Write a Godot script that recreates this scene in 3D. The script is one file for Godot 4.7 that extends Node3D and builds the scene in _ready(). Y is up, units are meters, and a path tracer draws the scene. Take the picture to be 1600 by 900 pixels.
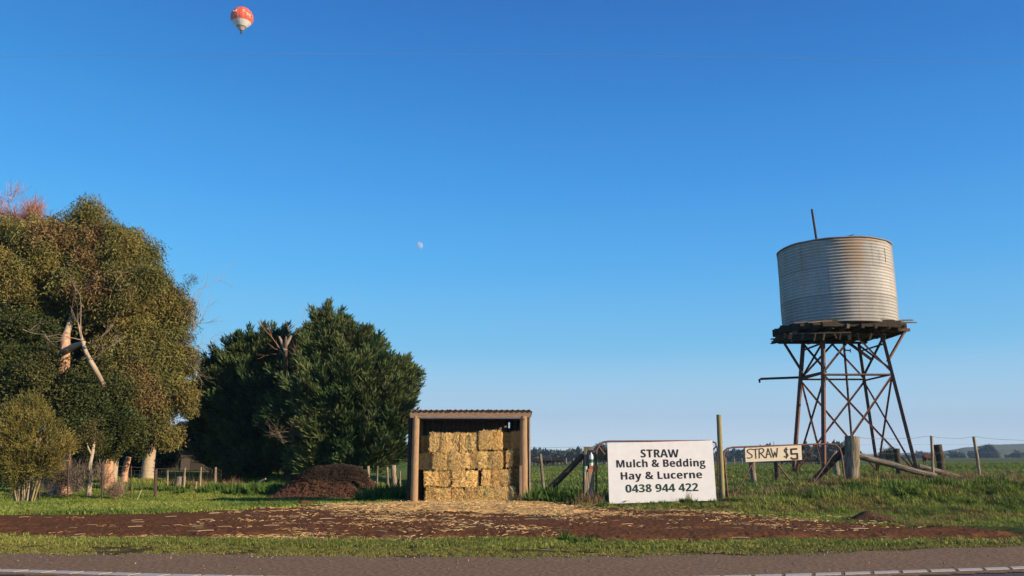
extends Node3D

const F := 1295.0            # focal length in pixels of the 1600 wide photograph
const EYE := 1.1
const PITCH := 0.20555       # camera tilted up
var CP := cos(PITCH)
var SP := sin(PITCH)
var rng := RandomNumberGenerator.new()
var nz := FastNoiseLite.new()
var nf := FastNoiseLite.new()
var M := {}
var used := {}

# ------------------------------------------------------------------ mesh builder
class MB:
	var v := PackedVector3Array()
	var n := PackedVector3Array()
	var c := PackedColorArray()
	var t := PackedVector2Array()
	var i := PackedInt32Array()
	var col := Color.WHITE
	func tri(a: Vector3, b: Vector3, d: Vector3) -> void:
		var nn := (d - a).cross(b - a).normalized()
		var s := v.size()
		v.append(a); v.append(b); v.append(d)
		for k in 3:
			n.append(nn); c.append(col); t.append(Vector2.ZERO); i.append(s + k)
	func quad(a: Vector3, b: Vector3, d: Vector3, e: Vector3) -> void:   # clockwise seen from the front
		var nn := (d - a).cross(b - a).normalized()
		var s := v.size()
		v.append(a); v.append(b); v.append(d); v.append(e)
		for k in 4:
			n.append(nn); c.append(col)
		t.append(Vector2(0, 0)); t.append(Vector2(1, 0)); t.append(Vector2(1, 1)); t.append(Vector2(0, 1))
		i.append(s); i.append(s + 1); i.append(s + 2); i.append(s); i.append(s + 2); i.append(s + 3)
	func hexa(p: Array) -> void:   # p[0..3] front face tl tr br bl, p[4..7] the same of the back face
		quad(p[0], p[1], p[2], p[3]); quad(p[5], p[4], p[7], p[6])
		quad(p[4], p[5], p[1], p[0]); quad(p[3], p[2], p[6], p[7])
		quad(p[4], p[0], p[3], p[7]); quad(p[1], p[5], p[6], p[2])
	func box(o: Vector3, s: Vector3, b := Basis.IDENTITY, bev := 0.0) -> void:
		var h := s * 0.5
		if bev <= 0.0:
			var p := []
			for z in [1, -1]:
				for q in [[-1, 1], [1, 1], [1, -1], [-1, -1]]:
					p.append(o + b * Vector3(q[0] * h.x, q[1] * h.y, z * h.z))
			hexa(p)
			return
		var g := h - Vector3(bev, bev, bev)
		for ax in 3:
			for sg in [-1.0, 1.0]:
				var e := [Vector3.RIGHT, Vector3.UP, Vector3.BACK]
				var w: Vector3 = e[ax] * sg
				var a: Vector3 = e[(ax + 1) % 3]
				var d: Vector3 = e[(ax + 2) % 3] * sg
				var ce: Vector3 = w * h
				var q := [ce - a * g + d * g, ce + a * g + d * g, ce + a * g - d * g, ce - a * g - d * g]
				quad(o + b * q[0], o + b * q[1], o + b * q[2], o + b * q[3])
		for ax in 3:
			for s1 in [-1.0, 1.0]:
				for s2 in [-1.0, 1.0]:
					var e2 := [Vector3.RIGHT, Vector3.UP, Vector3.BACK]
					var a2: Vector3 = e2[ax]
					var b2: Vector3 = e2[(ax + 1) % 3] * s1
					var c2: Vector3 = e2[(ax + 2) % 3] * s2
					var k := [a2 * -g + b2 * h + c2 * g, a2 * g + b2 * h + c2 * g, a2 * g + b2 * g + c2 * h, a2 * -g + b2 * g + c2 * h]
					if s1 * s2 > 0:
						k.reverse()
					quad(o + b * k[0], o + b * k[1], o + b * k[2], o + b * k[3])
	func tube(pts: Array, rad: Array, sides := 8, caps := true, wob := 0.0, nz: FastNoiseLite = null) -> void:
		var s := v.size()
		var m := pts.size()
		var up := Vector3.RIGHT
		var acc := 0.0
		for k in m:
			var dir: Vector3 = (pts[mini(k + 1, m - 1)] - pts[maxi(k - 1, 0)]).normalized()
			if absf(dir.dot(up)) > 0.9:
				up = Vector3.BACK if absf(dir.z) < 0.8 else Vector3.UP
			var x := (up - dir * up.dot(dir)).normalized()
			up = x
			var y := dir.cross(x)
			if k > 0:
				acc += (pts[k] - pts[k - 1]).length()
			for j in sides + 1:
				var a := TAU * (j % sides) / sides
				var r: float = rad[mini(k, rad.size() - 1)]
				var o := x * cos(a) + y * sin(a)
				if wob > 0.0:
					r *= 1.0 + wob * nz.get_noise_3d(o.x * 1.5 + pts[k].x * 2.0, acc * 1.2 + pts[k].z, o.y * 1.5 + o.z)
				v.append(pts[k] + o * r); n.append(o); c.append(col); t.append(Vector2(float(j) / sides, acc))
		for k in m - 1:
			for j in sides:
				var p := s + k * (sides + 1) + j
				i.append(p); i.append(p + sides + 2); i.append(p + 1)
				i.append(p); i.append(p + sides + 1); i.append(p + sides + 2)
		if caps:
			for e in [0, m - 1]:
				var b0: int = s + e * (sides + 1)
				for j in range(1, sides - 1):
					if e == 0:
						tri(v[b0], v[b0 + j], v[b0 + j + 1])
					else:
						tri(v[b0], v[b0 + j + 1], v[b0 + j])
	func grid(w: int, h: int, f: Callable, flip := false) -> void:   # f(k, j) -> [position, colour]; smooth normals
		var s := v.size()
		for j in h:
			for k in w:
				var r = f.call(k, j)
				v.append(r[0]); c.append(r[1] if r.size() > 1 else col); n.append(Vector3.ZERO); t.append(r[2] if r.size() > 2 else Vector2(float(k) / (w - 1), float(j) / (h - 1)))
		for j in h - 1:
			for k in w - 1:
				var p := s + j * w + k
				var q := [p, p + 1, p + w + 1, p, p + w + 1, p + w]
				if flip:
					q = [p, p + w + 1, p + 1, p, p + w, p + w + 1]
				for z in 2:
					var nn := (v[q[z * 3 + 2]] - v[q[z * 3]]).cross(v[q[z * 3 + 1]] - v[q[z * 3]])
					for y in 3:
						n[q[z * 3 + y]] += nn
						i.append(q[z * 3 + y])
		for k in range(s, v.size()):
			n[k] = n[k].normalized()
	func mesh() -> ArrayMesh:
		var a := []
		a.resize(Mesh.ARRAY_MAX)
		a[Mesh.ARRAY_VERTEX] = v; a[Mesh.ARRAY_NORMAL] = n; a[Mesh.ARRAY_COLOR] = c; a[Mesh.ARRAY_TEX_UV] = t; a[Mesh.ARRAY_INDEX] = i
		var m := ArrayMesh.new()
		m.add_surface_from_arrays(Mesh.PRIMITIVE_TRIANGLES, a)
		return m

# ------------------------------------------------------------------ places
func P(px: float, py: float, d: float) -> Vector3:      # the point at depth d metres seen at a pixel of the photograph
	var cx := (px - 800.0) / F
	var cy := (450.0 - py) / F
	var s := d / (CP - cy * SP)
	return Vector3(cx * s, EYE + (cy * CP + SP) * s, -d)

func ss(a: float, b: float, x: float) -> float:
	return smoothstep(a, b, x)

func gh(x: float, d: float) -> float:                    # height of the land
	var h := 0.03 * nz.get_noise_2d(x * 3.0, d * 3.0) * ss(11.0, 14.0, d)
	h += 0.42 * ss(5.0, 10.0, x) * ss(16.5, 23.0, d) * (1.0 - 0.5 * ss(40, 90, d))
	h += 0.10 * ss(1.5, 5.0, x) * ss(18.5, 20.5, d)
	h += 0.42 * ss(-4.5, -9.0, x) * ss(24.0, 38.0, d) * (1.0 - ss(70, 140, d))
	h += 0.08 * ss(26.0, 40.0, d)
	h -= 0.14 * ss(-2.6, -5.0, x) * ss(21.0, 25.0, d) * (1.0 - ss(31.0, 38.0, d))
	h += 0.07 * nz.get_noise_2d(x * 0.9 + 40.0, d * 0.9) * ss(22.0, 30.0, d)
	if d > 60.0:
		h += 0.0052 * (d - 60.0) * ss(0.30, 0.52, x / d) * (1.0 - 0.6 * ss(500, 1200, d))
	return h

func at(px: float, d: float, sink := 0.0) -> Vector3:    # the ground point at depth d under a pixel column
	var x := (px - 800.0) / F * d
	for k in 3:
		x = (px - 800.0) / F * (d * CP + (gh(x, d) - EYE) * SP)
	return Vector3(x, gh(x, d) - sink, -d)

func col_px(x: float, d: float) -> float:
	return 800.0 + F * x / (d * CP - EYE * SP)

func dep(py: float) -> float:
	var cy := (450.0 - py) / F
	return -EYE * (CP - cy * SP) / (cy * CP + SP)

func tab(t: Array, px: float) -> float:
	if px <= t[0][0]:
		return t[0][1]
	for k in t.size() - 1:
		if px <= t[k + 1][0]:
			return lerpf(t[k][1], t[k + 1][1], (px - t[k][0]) / (t[k + 1][0] - t[k][0]))
	return t[t.size() - 1][1]

const T_LINE := [[-900, 880.0], [0, 893.5], [270, 901.0], [800, 911.0], [1215, 901.0], [1600, 890.0], [2500, 860.0]]
const T_ASPH := [[0, 865.0], [400, 869.0], [800, 873.0], [1200, 868.0], [1400, 862.0], [1600, 853.0]]
const T_VERGE := [[0, 839.0], [400, 843.0], [800, 845.0], [1100, 847.0], [1400, 845.0], [1600, 841.0]]
const T_DIRT := [[0, 807.0], [200, 803.0], [400, 796.0], [560, 789.0], [640, 786.0], [840, 786.0], [900, 795.0], [1100, 803.0], [1300, 820.0], [1500, 831.0], [1600, 837.0]]

func d_line(x: float) -> float:
	return dep(tab(T_LINE, col_px(x, 8.6)))
func d_asph(x: float, d: float) -> float:
	return dep(tab(T_ASPH, col_px(x, d))) + 0.22 * nz.get_noise_2d(x * 4.0, d * 8.0) + 0.15 * nf.get_noise_2d(x * 6.0, d * 6.0)
func d_verge(x: float, d: float) -> float:
	return dep(tab(T_VERGE, col_px(x, d))) + 0.5 * nz.get_noise_2d(x * 3.0 + 70.0, d * 3.0) + 0.2 * nf.get_noise_2d(x * 5.0, d * 5.0)
func d_dirt(x: float, d: float) -> float:
	return dep(tab(T_DIRT, col_px(x, d))) + 0.9 * nz.get_noise_2d(x * 2.5 - 30.0, d * 2.5) + 0.3 * nf.get_noise_2d(x * 4.0, d * 4.0)

func dirt_y(x: float, d: float) -> float:
	var k := ss(-0.1, 0.9, d - d_verge(x, d))
	var e := d - d_verge(x, d)
	var rut := 0.035 * exp(-pow((e - 0.55) / 0.16, 2.0)) + 0.03 * exp(-pow((e - 2.1) / 0.17, 2.0))
	return gh(x, d) - rut + lerpf(-0.012, 0.035, k) + (0.03 * nf.get_noise_2d(x * 1.2, d * 2.4) + 0.011 * nf.get_noise_2d(x * 8.0, d * 8.0)) * (0.35 + 0.65 * k)

# ------------------------------------------------------------------ materials
func L(r: float, g: float, b: float) -> Color:
	return Color(r, g, b).linear_to_srgb()

func noise_tex(sd: int, freq: float, a: Color, b: Color, oct := 4, size := 256, mid = null) -> NoiseTexture2D:
	var n := FastNoiseLite.new()
	n.seed = sd; n.frequency = freq; n.fractal_octaves = oct; n.noise_type = FastNoiseLite.TYPE_SIMPLEX_SMOOTH
	var g := Gradient.new()
	g.set_color(0, a); g.set_color(1, b)
	if mid != null:
		g.add_point(0.5, mid)
	var x := NoiseTexture2D.new()
	x.width = size; x.height = size; x.seamless = true; x.noise = n; x.color_ramp = g
	return x

var bump_tex := {}
func mat(called: String, a: Color, b: Color, rough: float, scale: Vector3, freq := 0.03, bump := 0.0, world := false, tint := false, spec := 0.3) -> StandardMaterial3D:
	var m := StandardMaterial3D.new()
	m.resource_name = called
	m.albedo_texture = noise_tex(called.hash() % 1000, freq, a, b)
	m.roughness = rough
	m.metallic_specular = spec
	m.uv1_triplanar = true
	m.uv1_world_triplanar = world
	m.uv1_scale = scale
	m.vertex_color_use_as_albedo = tint
	if bump > 0.0:
		if not bump_tex.has(freq):
			bump_tex[freq] = noise_tex(77, freq, Color.BLACK, Color.WHITE, 5)
		m.heightmap_enabled = true
		m.heightmap_texture = bump_tex[freq]
		m.heightmap_scale = bump
	M[called] = m
	return m

func leafmat(called: String, back: Color, rough := 0.6) -> StandardMaterial3D:
	var m := StandardMaterial3D.new()
	m.resource_name = called
	m.vertex_color_use_as_albedo = true
	m.roughness = rough
	m.metallic_specular = 0.25
	m.cull_mode = BaseMaterial3D.CULL_DISABLED
	m.backlight_enabled = true
	m.backlight = back
	M[called] = m
	return m

func plain(called: String, c: Color, rough := 0.6, spec := 0.3) -> StandardMaterial3D:
	var m := StandardMaterial3D.new()
	m.resource_name = called; m.albedo_color = c; m.roughness = rough; m.metallic_specular = spec
	M[called] = m
	return m

# ------------------------------------------------------------------ things and parts
func numbered(s: String) -> String:
	if not used.has(s):
		used[s] = 0
		return s
	used[s] += 1
	return "%s_%03d" % [s, used[s]]

func tag(o: Node, label: String, category: String, group := "", kind := "") -> void:
	if label: o.set_meta("label", label)
	if category: o.set_meta("category", category)
	if group: o.set_meta("group", group)
	if kind: o.set_meta("kind", kind)

func thing(called: String, label: String, category: String, pos: Vector3, group := "") -> Node3D:
	var o := Node3D.new()
	o.name = numbered(called)
	add_child(o)
	o.position = pos
	tag(o, label, category, group)
	return o

func put(called: String, m: Mesh, mt: Material, parent: Node = self, xf := Transform3D.IDENTITY) -> MeshInstance3D:
	var o := MeshInstance3D.new()
	o.name = numbered(called) if parent == self else called
	o.mesh = m
	o.material_override = mt
	parent.add_child(o, true)
	o.transform = xf
	return o

func many(called: String, m: Mesh, mt: Material, xs: Array, cs: PackedColorArray, parent: Node = self) -> MultiMeshInstance3D:
	var mm := MultiMesh.new()
	mm.transform_format = MultiMesh.TRANSFORM_3D
	mm.use_colors = true
	mm.mesh = m
	mm.instance_count = xs.size()
	for k in xs.size():
		mm.set_instance_transform(k, xs[k])
		mm.set_instance_color(k, cs[k])
	var o := MultiMeshInstance3D.new()
	o.name = numbered(called) if parent == self else called
	o.multimesh = mm
	o.material_override = mt
	o.set_meta("kind", "stuff")
	parent.add_child(o, true)
	return o

func along(a: Vector3, b: Vector3, spin := 0.0) -> Transform3D:   # local y runs from a to b
	var y := (b - a).normalized()
	var x := Vector3.RIGHT if absf(y.x) < 0.9 else Vector3.BACK
	x = (x - y * x.dot(y)).normalized()
	var bs := Basis(x, y, x.cross(y))
	return Transform3D(bs * Basis(Vector3.UP, spin), a)

func rod_mesh(len: float, r0: float, r1: float, sides := 8, wob := 0.0, segs := 1) -> ArrayMesh:
	var mb := MB.new()
	var p := []
	var r := []
	var off := rng.randf() * 50.0
	for k in segs + 1:
		var f := float(k) / segs
		p.append(Vector3(wob * r0 * nf.get_noise_2d(off, f * 6.0), f * len, wob * r0 * nf.get_noise_2d(off + 9.0, f * 6.0)))
		r.append(lerpf(r0, r1, f))
	mb.tube(p, r, sides, true, wob, nf)
	return mb.mesh()

func rod(called: String, a: Vector3, b: Vector3, r0: float, r1: float, mt: Material, parent: Node = self, sides := 8, wob := 0.0) -> MeshInstance3D:
	return put(called, rod_mesh(a.distance_to(b), r0, r1, sides, wob, 1 if wob == 0.0 else 8), mt, parent, along(a, b))

func angle_iron(called: String, a: Vector3, b: Vector3, w: float, mt: Material, parent: Node, spin := 0.0) -> MeshInstance3D:
	var mb := MB.new()
	var l := a.distance_to(b)
	var t := maxf(0.010, w * 0.12)
	mb.box(Vector3(w / 2, l / 2, t / 2), Vector3(w, l, t))
	mb.box(Vector3(t / 2, l / 2, -(w - t) / 2 - 0.001), Vector3(t, l - 0.004, w - t))
	return put(called, mb.mesh(), mt, parent, along(a, b, spin))

func plank(called: String, a: Vector3, b: Vector3, w: float, t: float, mt: Material, parent: Node = self, spin := 0.0) -> MeshInstance3D:
	var mb := MB.new()
	var l := a.distance_to(b)
	mb.box(Vector3(0, l / 2, 0), Vector3(w, l, t), Basis.IDENTITY, minf(0.006, t * 0.2))
	return put(called, mb.mesh(), mt, parent, along(a, b, spin))

func wire(called: String, pts: Array, r: float, mt: Material, parent: Node = self) -> MeshInstance3D:
	var mb := MB.new()
	mb.tube(pts, [r], 4, false)
	return put(called, mb.mesh(), mt, parent)

func sag(a: Vector3, b: Vector3, s: float, n := 8) -> Array:
	var p := []
	for k in n + 1:
		var f := float(k) / n
		p.append(a.lerp(b, f) - Vector3.UP * s * 4.0 * f * (1.0 - f))
	return p

# ------------------------------------------------------------------ plants
func v3r() -> Vector3:
	while true:
		var p := Vector3(rng.randf_range(-1, 1), rng.randf_range(-1, 1), rng.randf_range(-1, 1))
		if p.length_squared() < 1.0 and p.length_squared() > 0.001:
			return p
	return Vector3.UP

func leaf(mb: MB, o: Vector3, dir: Vector3, side: Vector3, len: float, w: float) -> void:
	var m := o + dir * len * 0.45
	mb.tri(o, m + side * w * 0.5, o + dir * len)
	mb.tri(o, o + dir * len, m - side * w * 0.5)

func clump(kind: String) -> ArrayMesh:
	var mb := MB.new()
	if kind == "gum":
		for k in 70:
			var o := v3r() * 0.36
			var d := (v3r() * 0.9 + Vector3.DOWN * 0.35).normalized()
			mb.col = Color.WHITE * rng.randf_range(0.75, 1.25); mb.col.a = 1
			leaf(mb, o, d, d.cross(v3r()).normalized(), rng.randf_range(0.10, 0.17), rng.randf_range(0.025, 0.04))
	elif kind == "broad":
		for k in 80:
			var o := v3r() * 0.34
			var d := v3r().normalized()
			mb.col = Color.WHITE * rng.randf_range(0.7, 1.3); mb.col.a = 1
			leaf(mb, o, d, d.cross(v3r()).normalized(), rng.randf_range(0.07, 0.12), rng.randf_range(0.04, 0.06))
	elif kind == "cypress":       # a plume along +y with side sprigs
		for s in 11:
			var f := float(s) / 11.0
			var base := Vector3(0, f * 0.75, 0)
			for q in 4:
				var a := rng.randf() * TAU
				var out := Vector3(cos(a), 0, sin(a))
				var d := (out * 0.42 + Vector3.UP * rng.randf_range(0.8, 1.3)).normalized()
				var ln := (0.34 * (1.0 - f) + 0.14) * rng.randf_range(0.7, 1.2)
				mb.col = Color.WHITE * rng.randf_range(0.7, 1.3); mb.col.a = 1
				var sd := d.cross(v3r()).normalized()
				leaf(mb, base, d, sd, ln, 0.034)
				for w in 3:
					var o2 := base + d * ln * rng.randf_range(0.3, 0.8)
					var d2 := (d + v3r() * 0.5).normalized()
					leaf(mb, o2, d2, d2.cross(v3r()).normalized(), ln * 0.6, 0.024)
	elif kind == "twigs":         # upright wiry sprig with fine leaves
		for k in 14:
			var o := v3r() * 0.22
			var d := (Vector3.UP + v3r() * 0.55).normalized()
			mb.col = Color(0.9, 0.8, 0.7) * rng.randf_range(0.7, 1.1); mb.col.a = 1
			var sd := d.cross(v3r()).normalized()
			leaf(mb, o, d, sd, 0.42, 0.012)
			for w in 6:
				var o2 := o + d * rng.randf_range(0.08, 0.4)
				var d2 := (d + v3r() * 0.9).normalized()
				mb.col = Color.WHITE * rng.randf_range(0.75, 1.3); mb.col.a = 1
				leaf(mb, o2, d2, d2.cross(v3r()).normalized(), 0.09, 0.022)
	elif kind == "bare":
		for k in 16:
			var o := v3r() * 0.15
			var d := (Vector3.UP + v3r() * 0.5).normalized()
			mb.col = Color.WHITE * rng.randf_range(0.75, 1.25); mb.col.a = 1
			var pr := o
			for w in 3:
				var nx := pr + d * 0.17
				var sd := d.cross(v3r()).normalized() * (0.006 - 0.0015 * w)
				mb.quad(pr - sd, pr + sd, nx + sd, nx - sd)
				pr = nx
				d = (d + v3r() * 0.4).normalized()
	elif kind == "weed":
		for k in 40:
			var a := rng.randf() * TAU
			var o := Vector3(cos(a), 0, sin(a)) * rng.randf() * 0.12
			var d := (Vector3(cos(a), 0, sin(a)) * rng.randf_range(0.1, 0.9) + Vector3.UP).normalized()
			mb.col = Color.WHITE * rng.randf_range(0.7, 1.3); mb.col.a = 1
			leaf(mb, o, d, d.cross(Vector3(cos(a + 1.3), 0.2, sin(a + 1.3))).normalized(), rng.randf_range(0.18, 0.36), rng.randf_range(0.02, 0.05))
	return mb.mesh()

func tuft(blades: int, h: float, w: float, spread: float, lean: float) -> ArrayMesh:
	var mb := MB.new()
	for k in blades:
		var a := rng.randf() * TAU
		var o := Vector3(cos(a), 0, sin(a)) * sqrt(rng.randf()) * spread
		var b := rng.randf() * TAU
		var ln := Vector3(cos(b), 0, sin(b)) * lean * rng.randf()
		var hh := h * rng.randf_range(0.55, 1.15)
		var sd := Vector3(cos(b + PI / 2 + rng.randf_range(-.8, .8)), 0, sin(b + PI / 2 + rng.randf_range(-.8, .8))) * w * 0.5
		var m := o + (Vector3.UP + ln * 0.5) * hh * 0.55
		var e := o + (Vector3.UP * 0.92 + ln * 1.3) * hh
		mb.col = Color.WHITE * rng.randf_range(0.7, 1.3); mb.col.a = 1
		mb.quad(o - sd, m - sd * 0.8, m + sd * 0.8, o + sd)
		mb.tri(m - sd * 0.8, e, m + sd * 0.8)
	return mb.mesh()

var clumps := {}
# lobes: [px, py, radius in px, depth, (optional) count factor]; cols: colours mixed by slow noise over the crown
func crown(parent: Node3D, kind: String, mt: Material, lobes: Array, per: float, cols: Array, squash := 0.85, size := 1.0, called := "crown", gap := -0.14) -> void:
	if not clumps.has(kind):
		clumps[kind] = clump(kind)
	var xs := []
	var cs := PackedColorArray()
	var L3 := []
	for l in lobes:
		L3.append([P(l[0], l[1], l[3]), l[2] * l[3] / F / 0.98 * (0.9 if kind == "cypress" else 1.0)])
	for li in lobes.size():
		var ctr: Vector3 = L3[li][0]
		var R: float = L3[li][1]
		var cnt := int(per * R * R * (lobes[li][4] if lobes[li].size() > 4 else 1.0))
		var subs := []
		for k in maxi(6, int(R * R * 14.0)):
			var sd := v3r().normalized()
			subs.append([ctr + Vector3(sd.x, sd.y, sd.z * squash) * R * rng.randf_range(0.62, 0.86), minf(R * 0.45, rng.randf_range(0.32, 0.62))])
		for k in cnt:
			var sb = subs[rng.randi() % subs.size()]
			var off := v3r().normalized() * pow(rng.randf(), 0.45)
			var p: Vector3 = sb[0] + off * sb[1]
			if rng.randf() < 0.18:
				p = ctr + v3r() * R * 0.8
			var dir := ((p - ctr).normalized() + off * 0.5).normalized()
			if kind == "cypress" and rng.randf() < 0.07:
				p = ctr + (p - ctr).normalized() * R * rng.randf_range(1.0, 1.18)
			var inside := false
			for lj in L3.size():
				if lj != li and p.distance_to(L3[lj][0]) < L3[lj][1] * 0.55:
					inside = true
					break
			if inside or nz.get_noise_3dv(p * 7.0) < gap:
				continue
			var bs := Basis(Quaternion(Vector3.UP, rng.randf() * TAU))
			if kind == "cypress":
				var ax := (dir * Vector3(1.0, 0.4, 1.0) + Vector3.UP * 0.95 + v3r() * 0.3).normalized()
				bs = along(Vector3.ZERO, ax, rng.randf() * TAU).basis
			elif kind != "twigs" and kind != "bare":
				bs = bs * Basis(Quaternion(Vector3.RIGHT, rng.randf_range(-0.6, 0.6)))
			else:
				var ax2 := (dir * 0.8 + Vector3.UP * 0.7 + v3r() * 0.3).normalized()
				bs = along(Vector3.ZERO, ax2, rng.randf() * TAU).basis
			xs.append(Transform3D(bs.scaled(Vector3.ONE * size * rng.randf_range(0.75, 1.3)), p - parent.position))
			var f := clampf(nz.get_noise_3dv(p * 4.0 + Vector3(50, 0, 0)) * 1.1 + 0.5 + rng.randf_range(-.25, .25), 0.0, 0.999) * (cols.size() - 1)
			var c: Color = cols[int(f)].lerp(cols[int(f) + 1], f - int(f))
			cs.append(c * rng.randf_range(0.65, 1.35))
	many(called, clumps[kind], mt, xs, cs, parent)

func limb(parent: Node3D, called: String, pts: Array, rad: Array, mt: Material) -> MeshInstance3D:
	var mb := MB.new()
	var q := []
	var r := []
	for k in pts.size() - 1:     # smooth the path
		for s in 4:
			var f := s / 4.0
			var a: Vector3 = pts[maxi(k - 1, 0)]
			var d: Vector3 = pts[mini(k + 2, pts.size() - 1)]
			q.append((pts[k] as Vector3).cubic_interpolate(pts[k + 1], a, d, f) - parent.position)
			r.append(lerpf(rad[k], rad[k + 1], f))
	q.append(pts[pts.size() - 1] - parent.position)
	r.append(rad[rad.size() - 1])
	mb.tube(q, r, 9, true, 0.25, nf)
	return put(called, mb.mesh(), mt, parent)

func twiggy(parent: Node3D, called: String, a: Vector3, dir: Vector3, len: float, r: float, mt: Material, levels := 3, forks := 3) -> void:
	var mb := MB.new()
	_twig(mb, a - parent.position, dir, len, r, levels, forks)
	put(called, mb.mesh(), mt, parent)

func _twig(mb: MB, a: Vector3, dir: Vector3, len: float, r: float, lev: int, forks: int) -> void:
	var p := [a]
	var rr := [r]
	var d := dir.normalized()
	for k in 4:
		d = (d + v3r() * 0.22 + Vector3.UP * 0.04).normalized()
		p.append(p[k] + d * len / 4.0)
		rr.append(r * (1.0 - 0.16 * (k + 1)))
	mb.tube(p, rr, 5 if lev > 1 else 3, false)
	if lev > 0:
		for k in forks:
			var q: Vector3 = p[1 + rng.randi() % 4]
			_twig(mb, q, (d + v3r() * 0.95).normalized(), len * rng.randf_range(0.45, 0.7), r * 0.5, lev - 1, forks)

# ------------------------------------------------------------------ the scene
func _ready() -> void:
	rng.seed = 20240611
	nz.seed = 3; nz.frequency = 0.1; nz.fractal_octaves = 3
	nf.seed = 9; nf.frequency = 0.35; nf.fractal_octaves = 3
	camera_and_light()
	materials()
	ground()
	far_land()
	hay_shed()
	bales()
	water_tower()
	fence_and_gates()
	signs()
	left_trees()
	cypresses()
	left_yard()
	animals()
	balloon_and_moon()
	grasses()
	litter()

const SUN_AZ := 116.5
const SUN_EL := 18.5
func camera_and_light() -> void:
	var cam := Camera3D.new()
	cam.name = "camera"
	cam.fov = rad_to_deg(2.0 * atan(450.0 / F))
	cam.position = Vector3(0, EYE, 0)
	cam.rotation.x = PITCH
	cam.near = 0.1
	cam.far = 6000.0
	add_child(cam)
	var sun := DirectionalLight3D.new()
	sun.name = "sun"
	var a := deg_to_rad(SUN_AZ)
	var e := deg_to_rad(SUN_EL)
	var to := Vector3(sin(a) * cos(e), sin(e), -cos(a) * cos(e))
	sun.basis = Basis.looking_at(-to, Vector3.UP)
	sun.light_color = Color(1.0, 0.90, 0.76)
	sun.light_energy = 1.6
	sun.light_angular_distance = 0.5
	sun.shadow_enabled = true
	sun.sky_mode = DirectionalLight3D.SKY_MODE_LIGHT_ONLY
	add_child(sun)
	# clear sky: gradient by height, darkest at right angles to the sun
	var w := 512
	var h := 256
	var im := Image.create(w, h, false, Image.FORMAT_RGBF)
	var tabl := [[0.0, L2(232, 246, 248) * 1.28], [0.03, L2(222, 241, 248) * 1.2], [0.07, L2(184, 226, 248) * 1.06], [0.13, L2(121, 202, 247)], [0.22, L2(80, 176, 243)], [0.32, L2(55, 150, 230)], [0.42, L2(40, 127, 208)], [0.52, L2(32, 106, 188)], [0.75, L2(28, 90, 166)], [1.0, L2(26, 80, 154)]]
	for j in h:
		var el := (0.5 - (j + 0.5) / h) * PI
		for i in w:
			var az := ((i + 0.5) / w - 0.5) * TAU
			var dir := Vector3(sin(az) * cos(el), sin(el), -cos(az) * cos(el))
			var y := dir.y
			var c: Color
			if y < 0.0:
				c = (L2(232, 246, 248) * 1.28).lerp(Color(0.10, 0.11, 0.06), ss(0.0, -0.12, y))
			else:
				for k in tabl.size() - 1:
					if y <= tabl[k + 1][0]:
						c = tabl[k][1].lerp(tabl[k + 1][1], (y - tabl[k][0]) / (tabl[k + 1][0] - tabl[k][0]))
						break
				var g := dir.dot(to)
				var ph := (g * g - 0.12) * ss(0.0, 0.25, y)
				c = Color(c.r * (1.0 + 0.42 * ph), c.g * (1.0 + 0.32 * ph), c.b * (1.0 + 0.18 * ph))
			im.set_pixel(i, j, c)
	var sm := PanoramaSkyMaterial.new()
	sm.panorama = ImageTexture.create_from_image(im)
	var sky := Sky.new()
	sky.sky_material = sm
	var env := Environment.new()
	env.background_mode = Environment.BG_SKY
	env.sky = sky
	env.tonemap_mode = Environment.TONE_MAPPER_LINEAR
	env.tonemap_exposure = 1.6
	env.background_energy_multiplier = 0.64
	env.sdfgi_enabled = true
	env.ssao_enabled = true
	env.ssil_enabled = true
	env.fog_enabled = true
	env.fog_density = 0.00022
	env.fog_light_color = Color(0.64, 0.79, 0.95)
	var we := WorldEnvironment.new()
	we.name = "environment"
	we.environment = env
	add_child(we)

func L2(r: float, g: float, b: float) -> Color:
	return Color(r / 255.0, g / 255.0, b / 255.0).srgb_to_linear()

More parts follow.
